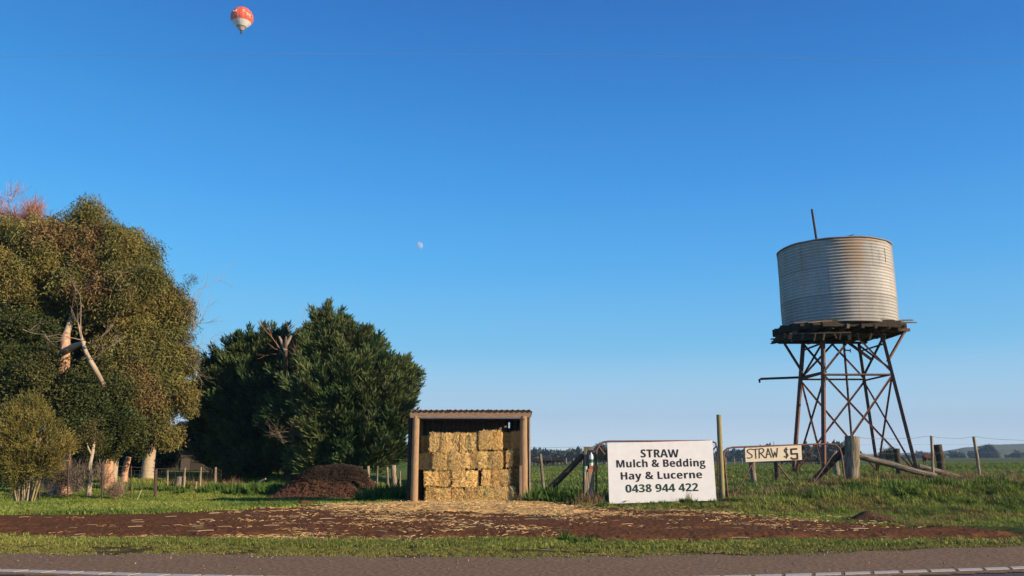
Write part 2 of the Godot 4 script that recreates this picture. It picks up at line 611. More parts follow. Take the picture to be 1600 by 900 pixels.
func materials() -> void:
	mat("soil_grass", Color(0.62, 0.62, 0.62), Color(1, 1, 1), 0.95, Vector3.ONE * 0.35, 0.035, 0.0, true, true, 0.1)
	mat("red_soil", L(0.080, 0.035, 0.016), L(0.205, 0.094, 0.044), 0.95, Vector3.ONE * 0.7, 0.05, 1.4, true, false, 0.1)
	mat("shoulder", L(0.13, 0.082, 0.046), L(0.33, 0.222, 0.132), 0.95, Vector3(0.8, 0.8, 0.8), 0.07, 0.35, true, false, 0.2)
	mat("asphalt", L(0.06, 0.052, 0.05), L(0.12, 0.105, 0.10), 0.85, Vector3(2, 2, 2), 0.12, 0.6, true, false, 0.3)
	mat("line_paint", L(0.36, 0.33, 0.28), L(0.62, 0.58, 0.51), 0.7, Vector3(4, 4, 4), 0.05, 0.2, true)
	mat("pine_post", L(0.26, 0.165, 0.085), L(0.44, 0.30, 0.18), 0.85, Vector3(5, 0.5, 5), 0.03, 0.5)
	mat("treated_post", L(0.23, 0.19, 0.085), L(0.38, 0.32, 0.17), 0.85, Vector3(5, 0.5, 5), 0.03, 0.5)
	mat("beam_wood", L(0.20, 0.13, 0.085), L(0.36, 0.25, 0.17), 0.85, Vector3(5, 0.5, 5), 0.03, 0.4)
	mat("grey_wood", L(0.045, 0.038, 0.028), L(0.52, 0.43, 0.31), 0.9, Vector3(3, 0.22, 3), 0.035, 2.0)
	mat("pale_wood", L(0.12, 0.09, 0.06), L(0.56, 0.44, 0.31), 0.9, Vector3(3, 0.22, 3), 0.035, 2.0)
	mat("dark_wood", L(0.035, 0.028, 0.021), L(0.13, 0.10, 0.07), 0.9, Vector3(7, 0.45, 7), 0.035, 1.2)
	mat("rust_steel", L(0.085, 0.046, 0.033), L(0.26, 0.14, 0.10), 0.8, Vector3(3, 1, 3), 0.04, 0.2)
	mat("rust_dark", L(0.045, 0.032, 0.028), L(0.13, 0.075, 0.055), 0.8, Vector3(3, 1, 3), 0.04, 0.2)
	mat("gate_pipe", L(0.14, 0.065, 0.05), L(0.30, 0.16, 0.12), 0.75, Vector3(4, 1, 4), 0.04, 0.1)
	mat("wire_steel", L(0.16, 0.13, 0.11), L(0.26, 0.21, 0.18), 0.7, Vector3(4, 4, 4), 0.04, 0.0)
	plain("cable_grey", L(0.30, 0.30, 0.31), 0.5)
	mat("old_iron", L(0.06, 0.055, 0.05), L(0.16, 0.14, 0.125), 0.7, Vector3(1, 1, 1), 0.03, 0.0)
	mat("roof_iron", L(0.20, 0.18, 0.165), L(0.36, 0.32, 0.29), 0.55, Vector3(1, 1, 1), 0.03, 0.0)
	mat("gum_bark", L(0.62, 0.48, 0.36), L(0.34, 0.125, 0.055), 0.85, Vector3(1.1, 0.35, 1.1), 0.03, 0.8)
	mat("pale_bark", L(0.34, 0.27, 0.19), L(0.55, 0.45, 0.33), 0.85, Vector3(2, 0.6, 2), 0.03, 0.8)
	mat("grey_bark", L(0.22, 0.17, 0.12), L(0.42, 0.33, 0.25), 0.9, Vector3(3, 0.6, 3), 0.03, 1.0)
	mat("dark_bark", L(0.09, 0.065, 0.045), L(0.17, 0.13, 0.10), 0.9, Vector3(3, 0.6, 3), 0.03, 1.0)
	mat("bale_straw", Color(0.93, 0.90, 0.84), Color(1, 1, 1), 0.9, Vector3(3, 3, 3), 0.06, 1.5, false, true, 0.2)
	mat("straw_bed", L(0.44, 0.25, 0.085), L(0.90, 0.60, 0.25), 0.9, Vector3(1.5, 1.5, 1.5), 0.14, 2.0, true, false, 0.1)
	mat("board_white", L(0.76, 0.74, 0.72), L(0.84, 0.82, 0.79), 0.55, Vector3(0.7, 0.7, 0.7), 0.02)
	mat("board_cream", L(0.72, 0.60, 0.42), L(0.86, 0.75, 0.56), 0.7, Vector3(2, 2, 2), 0.03)
	plain("letter_dark", L(0.030, 0.022, 0.020), 0.6)
	plain("letter_green", L(0.018, 0.05, 0.032), 0.6)
	plain("letter_paint", L(0.055, 0.035, 0.03), 0.7)
	mat("brick_red", L(0.36, 0.125, 0.06), L(0.52, 0.22, 0.12), 0.9, Vector3(8, 8, 8), 0.04, 0.3)
	mat("mulch", L(0.030, 0.020, 0.013), L(0.090, 0.058, 0.036), 0.95, Vector3(3, 3, 3), 0.05, 5.0, true, false, 0.05)
	mat("mound_soil", L(0.055, 0.033, 0.019), L(0.19, 0.115, 0.065), 0.95, Vector3.ONE * 3.0, 0.05, 3.0, true, false, 0.05)
	mat("hide", L(0.014, 0.011, 0.010), L(0.035, 0.024, 0.020), 0.8, Vector3(1, 1, 1), 0.02)
	mat("hide_brown", L(0.06, 0.025, 0.015), L(0.10, 0.045, 0.03), 0.8, Vector3(1, 1, 1), 0.02)
	mat("hills", L(0.10, 0.12, 0.06), L(0.17, 0.17, 0.09), 0.95, Vector3.ONE * 0.01, 0.03, 0.0, true, false, 0.05)
	leafmat("grass_blade", Color(0.5, 0.5, 0.5), 0.55)
	leafmat("leaf_gum", Color(0.3, 0.3, 0.3), 0.5)
	leafmat("leaf_dark", Color(0.2, 0.2, 0.2), 0.5)
	leafmat("needle", Color(0.15, 0.15, 0.15), 0.7)
	leafmat("straw", Color(0.15, 0.15, 0.15), 0.6)

# ------------------------------------------------------------------ land
func axis_lines(a: float, b: float, step: float, far0: float, far1: float) -> PackedFloat32Array:
	var r := PackedFloat32Array()
	var neg := []
	var s := step
	var x := a
	while x > far0:
		s *= 1.16
		x -= s
		neg.append(x)
	neg.reverse()
	for q in neg: r.append(q)
	x = a
	while x < b:
		r.append(x)
		x += step
	s = step
	while x < far1:
		r.append(x)
		s *= 1.13
		x += s
	r.append(x)
	return r

func ground() -> void:
	var xs := axis_lines(-22.0, 22.0, 0.16, -3200.0, 3200.0)
	var ds := axis_lines(8.0, 40.0, 0.16, -60.0, 4200.0)
	var mb := MB.new()
	var w := xs.size()
	mb.grid(w, ds.size(), func(k, j):
		var x: float = xs[k]
		var d: float = ds[j]
		var h := gh(x, d) if d > 0 else 0.0
		if d < d_dirt(x, d) + 1.2 and d < 26.0:
			h -= 0.05 * ss(-0.1, 1.2, d - d_verge(x, d)) + 0.01
		var f := clampf(nz.get_noise_2d(x * 0.7, d * 0.7) * 1.3 + 0.5, 0, 1)
		var c := Color(0.075, 0.105, 0.026).lerp(Color(0.12, 0.145, 0.045), f)
		if d < 14.5:
			c = c.lerp(Color(0.15, 0.125, 0.05), 1.0 - ss(12.5, 14.5, d))
		if d > 26.0:
			var q := clampf(nz.get_noise_2d(x * 0.25, d * 0.08) * 1.4 + 0.5, 0, 1)
			c = c.lerp(Color(0.15, 0.225, 0.05).lerp(Color(0.20, 0.225, 0.08), q), ss(26, 60, d))
		if d > 300.0:
			c = c.lerp(Color(0.20, 0.20, 0.11), ss(300, 420, d))
		return [Vector3(x, h, -d), c])
	tag(put("ground", mb.mesh(), M.soil_grass), "", "", "", "structure")
	# road and its dusty shoulder
	var rd := Node3D.new()
	rd.name = "road"
	add_child(rd)
	rd.set_meta("kind", "structure")
	var rb := MB.new()
	rb.grid(161, 12, func(k, j):
		var x = -40.0 + k * 0.5
		var dl := d_line(x)
		return [Vector3(x, 0.004, -lerpf(-3.0, dl + 0.01, j / 11.0))])
	put("road_surface", rb.mesh(), M.asphalt, rd)
	var n := 0
	var x := -9.0
	while x < 9.2:       # profiled edge line: raised painted bars
		var d := d_line(x)
		var d2 := d_line(x + 0.27)
		var bar := MB.new()
		var q := []
		for y in [0.016, 0.003]:
			q.append_array([Vector3(x + 0.03, y, -d - 0.075), Vector3(x + 0.30, y, -d2 - 0.075), Vector3(x + 0.24, y, -d2 + 0.085), Vector3(x - 0.03, y, -d + 0.085)])
		bar.hexa(q)
		put("edge_line", bar.mesh(), M.line_paint, rd)
		x += 0.315
		n += 1
	sheet("road_shoulder", -16.0, 16.0, 8.0, 13.0, 0.07, M.shoulder,
		func(px, d): return d > d_line(px) - 0.3 and d < d_asph(px, d),
		func(px, d): return 0.012 + 0.012 * nf.get_noise_2d(px * 2.0, d * 2.0) * ss(9.0, 9.6, d))
	sheet("dirt_track", -16.0, 16.0, 10.6, 24.0, 0.06, M.red_soil,
		func(px, d): return d > d_verge(px, d) - 0.35 and d < d_dirt(px, d),
		func(px, d): return dirt_y(px, d))

func sheet(called: String, x0: float, x1: float, d0: float, d1: float, cell: float, mt: Material, inside: Callable, height: Callable) -> void:
	var w := int((x1 - x0) / cell) + 1
	var h := int((d1 - d0) / cell) + 1
	var ok := PackedByteArray()
	ok.resize(w * h)
	var id := PackedInt32Array()
	id.resize(w * h)
	id.fill(-1)
	for j in h:
		for k in w:
			ok[j * w + k] = 1 if inside.call(x0 + k * cell, d0 + j * cell) else 0
	var mb := MB.new()
	for j in h - 1:
		for k in w - 1:
			var q := [j * w + k, j * w + k + 1, (j + 1) * w + k + 1, (j + 1) * w + k]
			if ok[q[0]] + ok[q[1]] + ok[q[2]] + ok[q[3]] < 3:
				continue
			for p in q:
				if id[p] < 0:
					id[p] = mb.v.size()
					var xx: float = x0 + (p % w) * cell
					var dd: float = d0 + (p / w) * cell
					var y: float = height.call(xx, dd)
					var yx: float = height.call(xx + 0.04, dd)
					var yd: float = height.call(xx, dd + 0.04)
					mb.v.append(Vector3(xx, y, -dd))
					mb.n.append(Vector3(-(yx - y) / 0.04, 1.0, (yd - y) / 0.04).normalized())
					mb.c.append(Color.WHITE)
					mb.t.append(Vector2(xx, dd))
			for p in [q[0], q[2], q[1], q[0], q[3], q[2]]:
				mb.i.append(id[p])
	tag(put(called, mb.mesh(), mt), "", "", "", "structure")

func far_land() -> void:
	# low hills along the horizon
	for hd in [[["hill"], 1500.0, [[1430, 713], [1500, 700], [1545, 694.5], [1600, 693], [1680, 692], [1800, 703], [1950, 712]]],
			[["hill"], 2600.0, [[700, 716], [800, 712], [870, 708], [960, 706], [1080, 710], [1200, 707], [1320, 711], [1450, 706], [1560, 704], [1750, 700], [2000, 716]]],
			[["hill"], 1100.0, [[1330, 714], [1420, 710], [1500, 704], [1570, 702], [1640, 703], [1700, 709], [1800, 713]]]]:
		var d: float = hd[1]
		var prof: Array = hd[2]
		var mb := MB.new()
		mb.grid(90, 12, func(k, j):
			var px := lerpf(prof[0][0], prof[prof.size() - 1][0], k / 89.0)
			var top := P(px, tab(prof, px) + 0.7 * nz.get_noise_2d(px * 0.6, d), d)
			var f: float = j / 11.0
			var up := 1.0 - absf(f * 2.0 - 1.0)
			return [Vector3(top.x * (1.0 + (f - 0.5) * 0.3), lerpf(-4.0, top.y, smoothstep(0.0, 1.0, up)), -d * (1.0 + (f - 0.5) * 0.3))])
		tag(put("hills", mb.mesh(), M.hills), "", "", "", "structure")
	# far tree lines, each tree a small crown of leaf clumps
	var mb2 := MB.new()
	for k in 90:
		var o := v3r() * 1.0
		var d := v3r().normalized()
		mb2.col = Color.WHITE * rng.randf_range(0.7, 1.3); mb2.col.a = 1
		leaf(mb2, Vector3(o.x, o.y * 0.8 + 0.9, o.z), d, d.cross(v3r()).normalized(), 0.9, 0.5)
	var tm := mb2.mesh()
	var xs := []
	var cs := PackedColorArray()
	for row in [[700, 1330, 620.0, 5.0, 240], [1180, 1340, 360.0, 4.2, 70], [1380, 1900, 760.0, 3.6, 170], [830, 910, 480.0, 4.0, 26], [300, 700, 420.0, 5.0, 60], [-700, 300, 500.0, 6.0, 150]]:
		for k in row[4]:
			var px: float = lerpf(row[0], row[1], rng.randf())
			if nz.get_noise_1d(px * 0.9 + row[2]) < -0.12 and rng.randf() < 0.8:
				continue
			var g := at(px, row[2] * rng.randf_range(0.93, 1.07), 0.3)
			var s: float = row[3] * rng.randf_range(0.35, 1.0)
			xs.append(Transform3D(Basis(Vector3.UP, rng.randf() * TAU).scaled(Vector3(s * rng.randf_range(0.8, 1.3), s, s)), g))
			cs.append(Color(0.05, 0.06, 0.032) * rng.randf_range(0.7, 1.3))
	var tl := many("distant_treeline", tm, M.leaf_dark, xs, cs)
	tag(tl, "blue grey line of small trees along the far edge of the paddock", "trees")
	# single trees and scrub that stand out
	for t in [[1388, 120.0, 2.6, 1.8, "dark round bush in the paddock behind the right legs of the tank stand"], [944, 150.0, 3.4, 2.6, "dark leafy tree showing between the left gate post and the white sign"], [1545, 700.0, 6.0, 8.0, "spreading grey green tree on the horizon beyond the rightmost fence picket"]]:
		var g := at(t[0], t[1])
		var tr := thing("paddock_tree", t[4], "tree", g)
		var py = 720.0 - (g.y + t[2] * 0.55 - EYE) / t[1] * F
		var rp: float = t[3] / t[1] * F * 0.62
		crown(tr, "broad", M.leaf_dark, [[t[0] - rp * 0.6, py, rp * 0.8, t[1]], [t[0] + rp * 0.5, py + rp * 0.1, rp * 0.8, t[1]], [t[0], py - rp * 0.4, rp * 0.75, t[1]]], 40.0 / (t[1] / 120.0), [Color(0.035, 0.05, 0.022), Color(0.05, 0.06, 0.03)], 0.9, 2.0 * t[1] / 150.0)
		rod("trunk", Vector3.ZERO, Vector3(0, t[2] * 0.5, 0), 0.15, 0.1, M.dark_bark, tr, 6)

# ------------------------------------------------------------------ hay shed
const DS := 22.4
func corrugated(w: float, l: float, pitch: float, amp: float) -> ArrayMesh:   # x across the waves, y along them, thin sheet with two faces
	var mb := MB.new()
	var n := int(w / pitch * 8.0)
	for s in [0.0, 0.0015]:
		mb.grid(n + 1, 2, func(k, j):
			var x: float = w * k / n
			return [Vector3(x - w / 2, j * l, amp * sin(TAU * x / pitch) - s)], s == 0.0)
	return mb.mesh()

func hay_shed() -> void:
	var xl := P(648, 740, DS).x
	var xr := P(818.5, 740, DS).x
	var top := P(735, 650, DS).y
	var base := Vector3((xl + xr) / 2, 0, -DS)
	var t := thing("hay_shed", "open fronted roadside shed with round posts and a corrugated iron roof holding straw bales", "shed", base)
	var hw := (xr - xl) / 2
	rod("post", Vector3(-hw, -0.05, 0), Vector3(-hw, top, 0), 0.10, 0.092, M.pine_post, t, 14, 0.06)
	rod("post", Vector3(hw, -0.05, 0), Vector3(hw, top, 0), 0.115, 0.10, M.pine_post, t, 14, 0.06)
	rod("post", Vector3(-hw - 0.02, -0.05, -1.22), Vector3(-hw - 0.02, top - 0.05, -1.22), 0.09, 0.085, M.pine_post, t, 10, 0.06)
	rod("post", Vector3(hw + 0.02, -0.05, -1.22), Vector3(hw + 0.02, top - 0.05, -1.22), 0.09, 0.085, M.pine_post, t, 10, 0.06)
	var lx0 := P(640.5, 650, DS - 0.1).x - base.x
	var lx1 := P(829, 650, DS - 0.1).x - base.x
	plank("lintel", Vector3(lx0, top + 0.052, 0.02), Vector3(lx1, top + 0.056, 0.02), 0.115, 0.21, M.beam_wood, t, PI / 2 * 0.0)
	plank("lintel", Vector3(lx0, top - 0.03, -1.22), Vector3(lx1, top - 0.03, -1.22), 0.10, 0.06, M.beam_wood, t)
	for k in 3:
		var w := (lx1 - lx0 + 0.04) / 3.0
		put("roof_sheet", corrugated(w + 0.06, 1.62, 0.145, 0.026), M.roof_iron, t,
			Transform3D(Basis(Vector3.RIGHT, -PI / 2 - 0.045), Vector3(lx0 - 0.02 + w * (k + 0.5), top + 0.142 + 0.004 * (k % 2), 0.14)))
	for sx in [-1, 1]:
		for k in 2:
			var x: float = (hw + 0.135) * sx
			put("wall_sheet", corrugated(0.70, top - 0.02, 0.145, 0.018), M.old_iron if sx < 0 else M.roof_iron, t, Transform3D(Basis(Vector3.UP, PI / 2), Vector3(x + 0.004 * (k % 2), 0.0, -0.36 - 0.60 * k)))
	# facing strip beside the left post and the bright edge of the right wall
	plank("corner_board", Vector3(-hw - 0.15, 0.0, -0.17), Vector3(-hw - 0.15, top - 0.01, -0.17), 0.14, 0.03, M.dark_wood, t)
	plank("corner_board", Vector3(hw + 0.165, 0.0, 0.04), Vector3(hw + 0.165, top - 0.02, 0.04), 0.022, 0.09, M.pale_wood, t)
	plank("stub_board", Vector3(hw - 0.085, 0.0, 0.125), Vector3(hw - 0.085, 0.98, 0.125), 0.07, 0.03, M.beam_wood, t)
	rod("bolt", Vector3(hw - 0.01, top - 0.10, 0.09), Vector3(hw + 0.01, top - 0.10, 0.15), 0.022, 0.022, M.old_iron, t, 8)
	# back wall: sheets with one short open slit near the right
	var sl := P(795.5, 665, DS + 1.27).x - base.x
	var y0 := P(795, 669, DS + 1.27).y
	var y1 := P(795, 660, DS + 1.27).y
	var xa := -hw - 0.16
	var xb := hw + 0.16
	var wl := (sl - 0.02 - xa) / 3.0
	for k in 3:
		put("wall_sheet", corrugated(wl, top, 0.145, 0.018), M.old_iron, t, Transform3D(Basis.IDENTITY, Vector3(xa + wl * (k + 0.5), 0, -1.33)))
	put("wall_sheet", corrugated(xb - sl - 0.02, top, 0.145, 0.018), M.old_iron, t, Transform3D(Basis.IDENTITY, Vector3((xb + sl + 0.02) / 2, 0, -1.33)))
	plank("cover_strip", Vector3(sl, 0, -1.30), Vector3(sl, y0, -1.30), 0.12, 0.02, M.dark_wood, t)
	plank("cover_strip", Vector3(sl, y1, -1.30), Vector3(sl, top, -1.30), 0.12, 0.02, M.dark_wood, t)
	for k in 3:
		plank("purlin", Vector3(-hw - 0.1, top + 0.03, -0.4 - 0.34 * k), Vector3(hw + 0.1, top + 0.03, -0.4 - 0.34 * k), 0.07, 0.05, M.dark_wood, t)

func bale_mesh(s: Vector3, sd: int, flakes_x: bool, tone: Color) -> ArrayMesh:
	# a bale is a row of pressed wads, each with its own bulge, tone and lie of the stalks
	var mb := MB.new()
	var e := [Vector3.RIGHT, Vector3.UP, Vector3.BACK]
	var cuts := [0.0]
	var count := (8 if flakes_x else 2 + rng.randi() % 2)
	for k in count - 1:
		cuts.append((k + 1.0 + rng.randf_range(-0.22, 0.22)) / count)
	cuts.append(1.0)
	for q in count:
		var x0: float = (cuts[q] - 0.5) * s.x
		var x1: float = (cuts[q + 1] - 0.5) * s.x
		var h := Vector3((x1 - x0) * 0.5 + 0.004, s.y * 0.5 * rng.randf_range(0.91, 0.97), s.z * 0.5)
		var ce := Vector3((x0 + x1) * 0.5, rng.randf_range(-0.008, 0.008), rng.randf_range(-0.035, 0.015))
		var tn := tone * rng.randf_range(0.74, 1.03)
		tn = tn.lerp(Color(0.98, 0.78, 0.40), rng.randf() * rng.randf() * 1.0)
		var lie := v3r().normalized()
		if flakes_x:
			lie = (lie * Vector3(0.4, 1, 1)).normalized()
		var k3 := minf(h.x * 0.55, 0.07)
		var shape := func(p: Vector3) -> Vector3:    # rounded box with lumps
			var c := Vector3(clampf(p.x, -h.x + k3, h.x - k3), clampf(p.y, -h.y + 0.05, h.y - 0.05), clampf(p.z, -h.z + k3, h.z - k3))
			var o := p - c
			var r := o.length()
			if r > 0.0001:
				var lim := maxf(absf(o.x) / k3, maxf(absf(o.y) / 0.05, absf(o.z) / k3))
				p = c + o * (lim / maxf(Vector3(o.x / k3, o.y / 0.05, o.z / k3).length(), 0.001))
			var w := p + ce
			return w * (1.0 + 0.05 * nf.get_noise_3d(w.x * 8.0 + sd * 7, w.y * 8.0, w.z * 8.0 + q * 5)) + p.normalized() * 0.035 * nz.get_noise_3d(w.x * 40.0 + sd * 5, w.y * 40.0, w.z * 40.0)
		for ax in 3:
			for sg in [-1.0, 1.0]:
				var w: Vector3 = e[ax] * sg
				var a: Vector3 = e[(ax + 1) % 3]
				var d: Vector3 = e[(ax + 2) % 3] * sg
				var n := 12
				mb.grid(n + 1, n + 1, func(k, j):
					var p: Vector3 = (w + a * (k / float(n) * 2.0 - 1.0) - d * (j / float(n) * 2.0 - 1.0)) * h
					var v := clampf(nz.get_noise_3d(p.x * 40.0 + sd * 11 + q * 9, p.y * 40.0, p.z * 40.0) + 0.5, 0, 1)
					return [shape.call(p), tn.lerp(tn * Color(0.80, 0.64, 0.44), ss(0.3, 0.75, v))])
		for k in int(7000 * h.x * h.y * 4.0):
			var f := rng.randf()
			var p: Vector3
			var nn: Vector3
			if f < 0.66:
				p = Vector3(rng.randf_range(-1, 1), rng.randf_range(-1, 1), 1.0) * h; nn = Vector3.BACK
			elif f < 0.82:
				p = Vector3(rng.randf_range(-1, 1), 1.0, rng.randf_range(-1, 1)) * h; nn = Vector3.UP
			else:
				var sg2 := -1.0 if f < 0.91 else 1.0
				p = Vector3(sg2, rng.randf_range(-1, 1), rng.randf_range(-1, 1)) * h; nn = Vector3.RIGHT * sg2
			p = shape.call(p)
			var dir := (v3r() + lie * 1.2).normalized()
			dir = (dir - nn * dir.dot(nn)).normalized()
			dir = (dir + nn * rng.randf_range(0.0, 0.9) * rng.randf()).normalized()
			var ln := rng.randf_range(0.03, 0.15)
			var sd2 := dir.cross(nn + v3r() * 0.45).normalized() * rng.randf_range(0.003, 0.0065)
			var o := p + nn * 0.004 - dir * ln * 0.4
			var br := rng.randf()
			mb.col = tn.lerp(Color(0.98, 0.77, 0.37), br) if br > 0.22 else tn * Color(0.62, 0.48, 0.36)
			mb.quad(o - sd2, o + dir * ln - sd2, o + dir * ln + sd2, o + sd2)
	return mb.mesh()

func bales() -> void:
	# left px, top py, right px, bottom py, depth set-back, long side shown, label
	var rows := [
		[670, 675.5, 745, 706, 0.02, true, "straw bale lying long side out at the left of the top row in the shed", 0.85],
		[746, 672, 784.5, 703, 0.0, false, "straw bale showing its cut end at the right of the top row in the shed", 1.0],
		[677, 706, 713, 734.5, 0.0, false, "pale straw bale at the left of the second row from the top in the shed", 1.1],
		[712, 704, 749, 733, 0.02, false, "straw bale in the middle of the second row from the top in the shed", 0.95],
		[749, 703, 786, 732.5, 0.0, false, "straw bale towards the right of the second row from the top in the shed", 1.05],
		[664, 735, 704, 760.5, 0.02, false, "straw bale at the left of the second row from the ground in the shed", 1.0],
		[707, 733.5, 748, 762, 0.0, false, "straw bale in the middle of the second row from the ground in the shed", 1.0],
		[751, 732.5, 796, 760, 0.02, false, "straw bale at the right of the second row from the ground in the shed", 1.0],
		[664.5, 761, 706, 786, 0.0, false, "straw bale on the ground at the left of the bottom row in the shed", 1.0],
		[706, 761.5, 744, 786.5, 0.02, false, "straw bale second from the left in the bottom row in the shed", 0.95],
		[744, 761, 772, 787, -0.03, false, "bleached pale straw bale in the bottom row in the shed", 1.35],
		[772, 758.5, 805, 786, 0.0, false, "straw bale at the right end of the bottom row in the shed", 1.0],
		[792, 703, 801, 730, 0.12, false, "thin loose wad of straw standing right of the second row from the top", 1.0],
		[654, 707, 683, 735, 0.35, false, "shaded straw bale set back at the left of the second row from the top", 1.0],
		[657, 680, 676, 706, 0.75, false, "shaded straw bale end behind the left of the top row", 1.0],
		[784, 674, 819, 702, 0.55, false, "shaded brown straw bale set back at the top right corner of the stack", 1.0],
		[784, 702, 819, 730, 0.52, false, "shaded brown straw bale set back at the right, second from the top", 1.0],
		[797, 730, 822, 758, 0.55, false, "shaded brown straw bale set back at the right, second from the ground", 1.0],
		[802, 758, 824, 785, 0.50, false, "shaded brown straw bale set back at the right on the ground", 1.0],
	]
	var k := 0
	for r in rows:
		var d: float = DS - 0.02 + r[4]
		var a := P(r[0], r[1], d)
		var b := P(r[2], r[3], d)
		var s := Vector3(b.x - a.x, a.y - b.y, 0.50 if r[5] else 0.95)
		if r[0] == 792:
			s.z = 0.3
		if r[4] > 0.3:
			s.z = 0.55
		s *= Vector3(0.97, 0.965, 1.0)
		var c := Vector3((a.x + b.x) / 2, minf(a.y, b.y), -d - s.z / 2)
		var tone: Color = Color(0.98, 0.60, 0.175) * r[7]
		tone = Color(minf(tone.r, 0.95), minf(tone.g, 0.76), minf(tone.b, 0.42))
		var t := thing("straw_bale", r[6], "straw bale", c, "straw bales stacked in the roadside shed")
		t.rotation.y = rng.randf_range(-0.05, 0.05)
		put("bale_body", bale_mesh(s, k * 3 + 1, r[5], tone), M.bale_straw, t, Transform3D(Basis.IDENTITY, Vector3(0, s.y / 2, 0)))
		if r[0] != 792:
			for q in [-0.17, 0.17]:
				var p := []
				var off: float = q * (s.x if not r[5] else s.x * 1.4)
				for z in [[1, -1], [1, 1], [-1, 1], [-1, -1], [1, -1]]:
					p.append(Vector3(off, s.y / 2 + z[1] * (s.y / 2 + 0.004), z[0] * (s.z / 2 + 0.006)))
				wire("twine", p, 0.0035, M.treated_post, t)
		k += 1

# ------------------------------------------------------------------ water tank on its stand
const TC := Vector3(12.2056, 0.0, -30.5)
func leg_pt(sx: int, sz: int, f: float) -> Vector3:   # f 0 at the ground, 1 at the deck
	var h := lerpf(1.5765, 1.0222, f)
	return TC + Vector3(sx * h, 0.5058 + 5.06 * f, -sz * h)

func rib(called: String, a: Vector3, b: Vector3, w: float, parent: Node3D, m: Material = null, spin := 0.6) -> void:
	angle_iron(called, a - parent.position, b - parent.position, w, m if m else M.rust_steel, parent, spin)

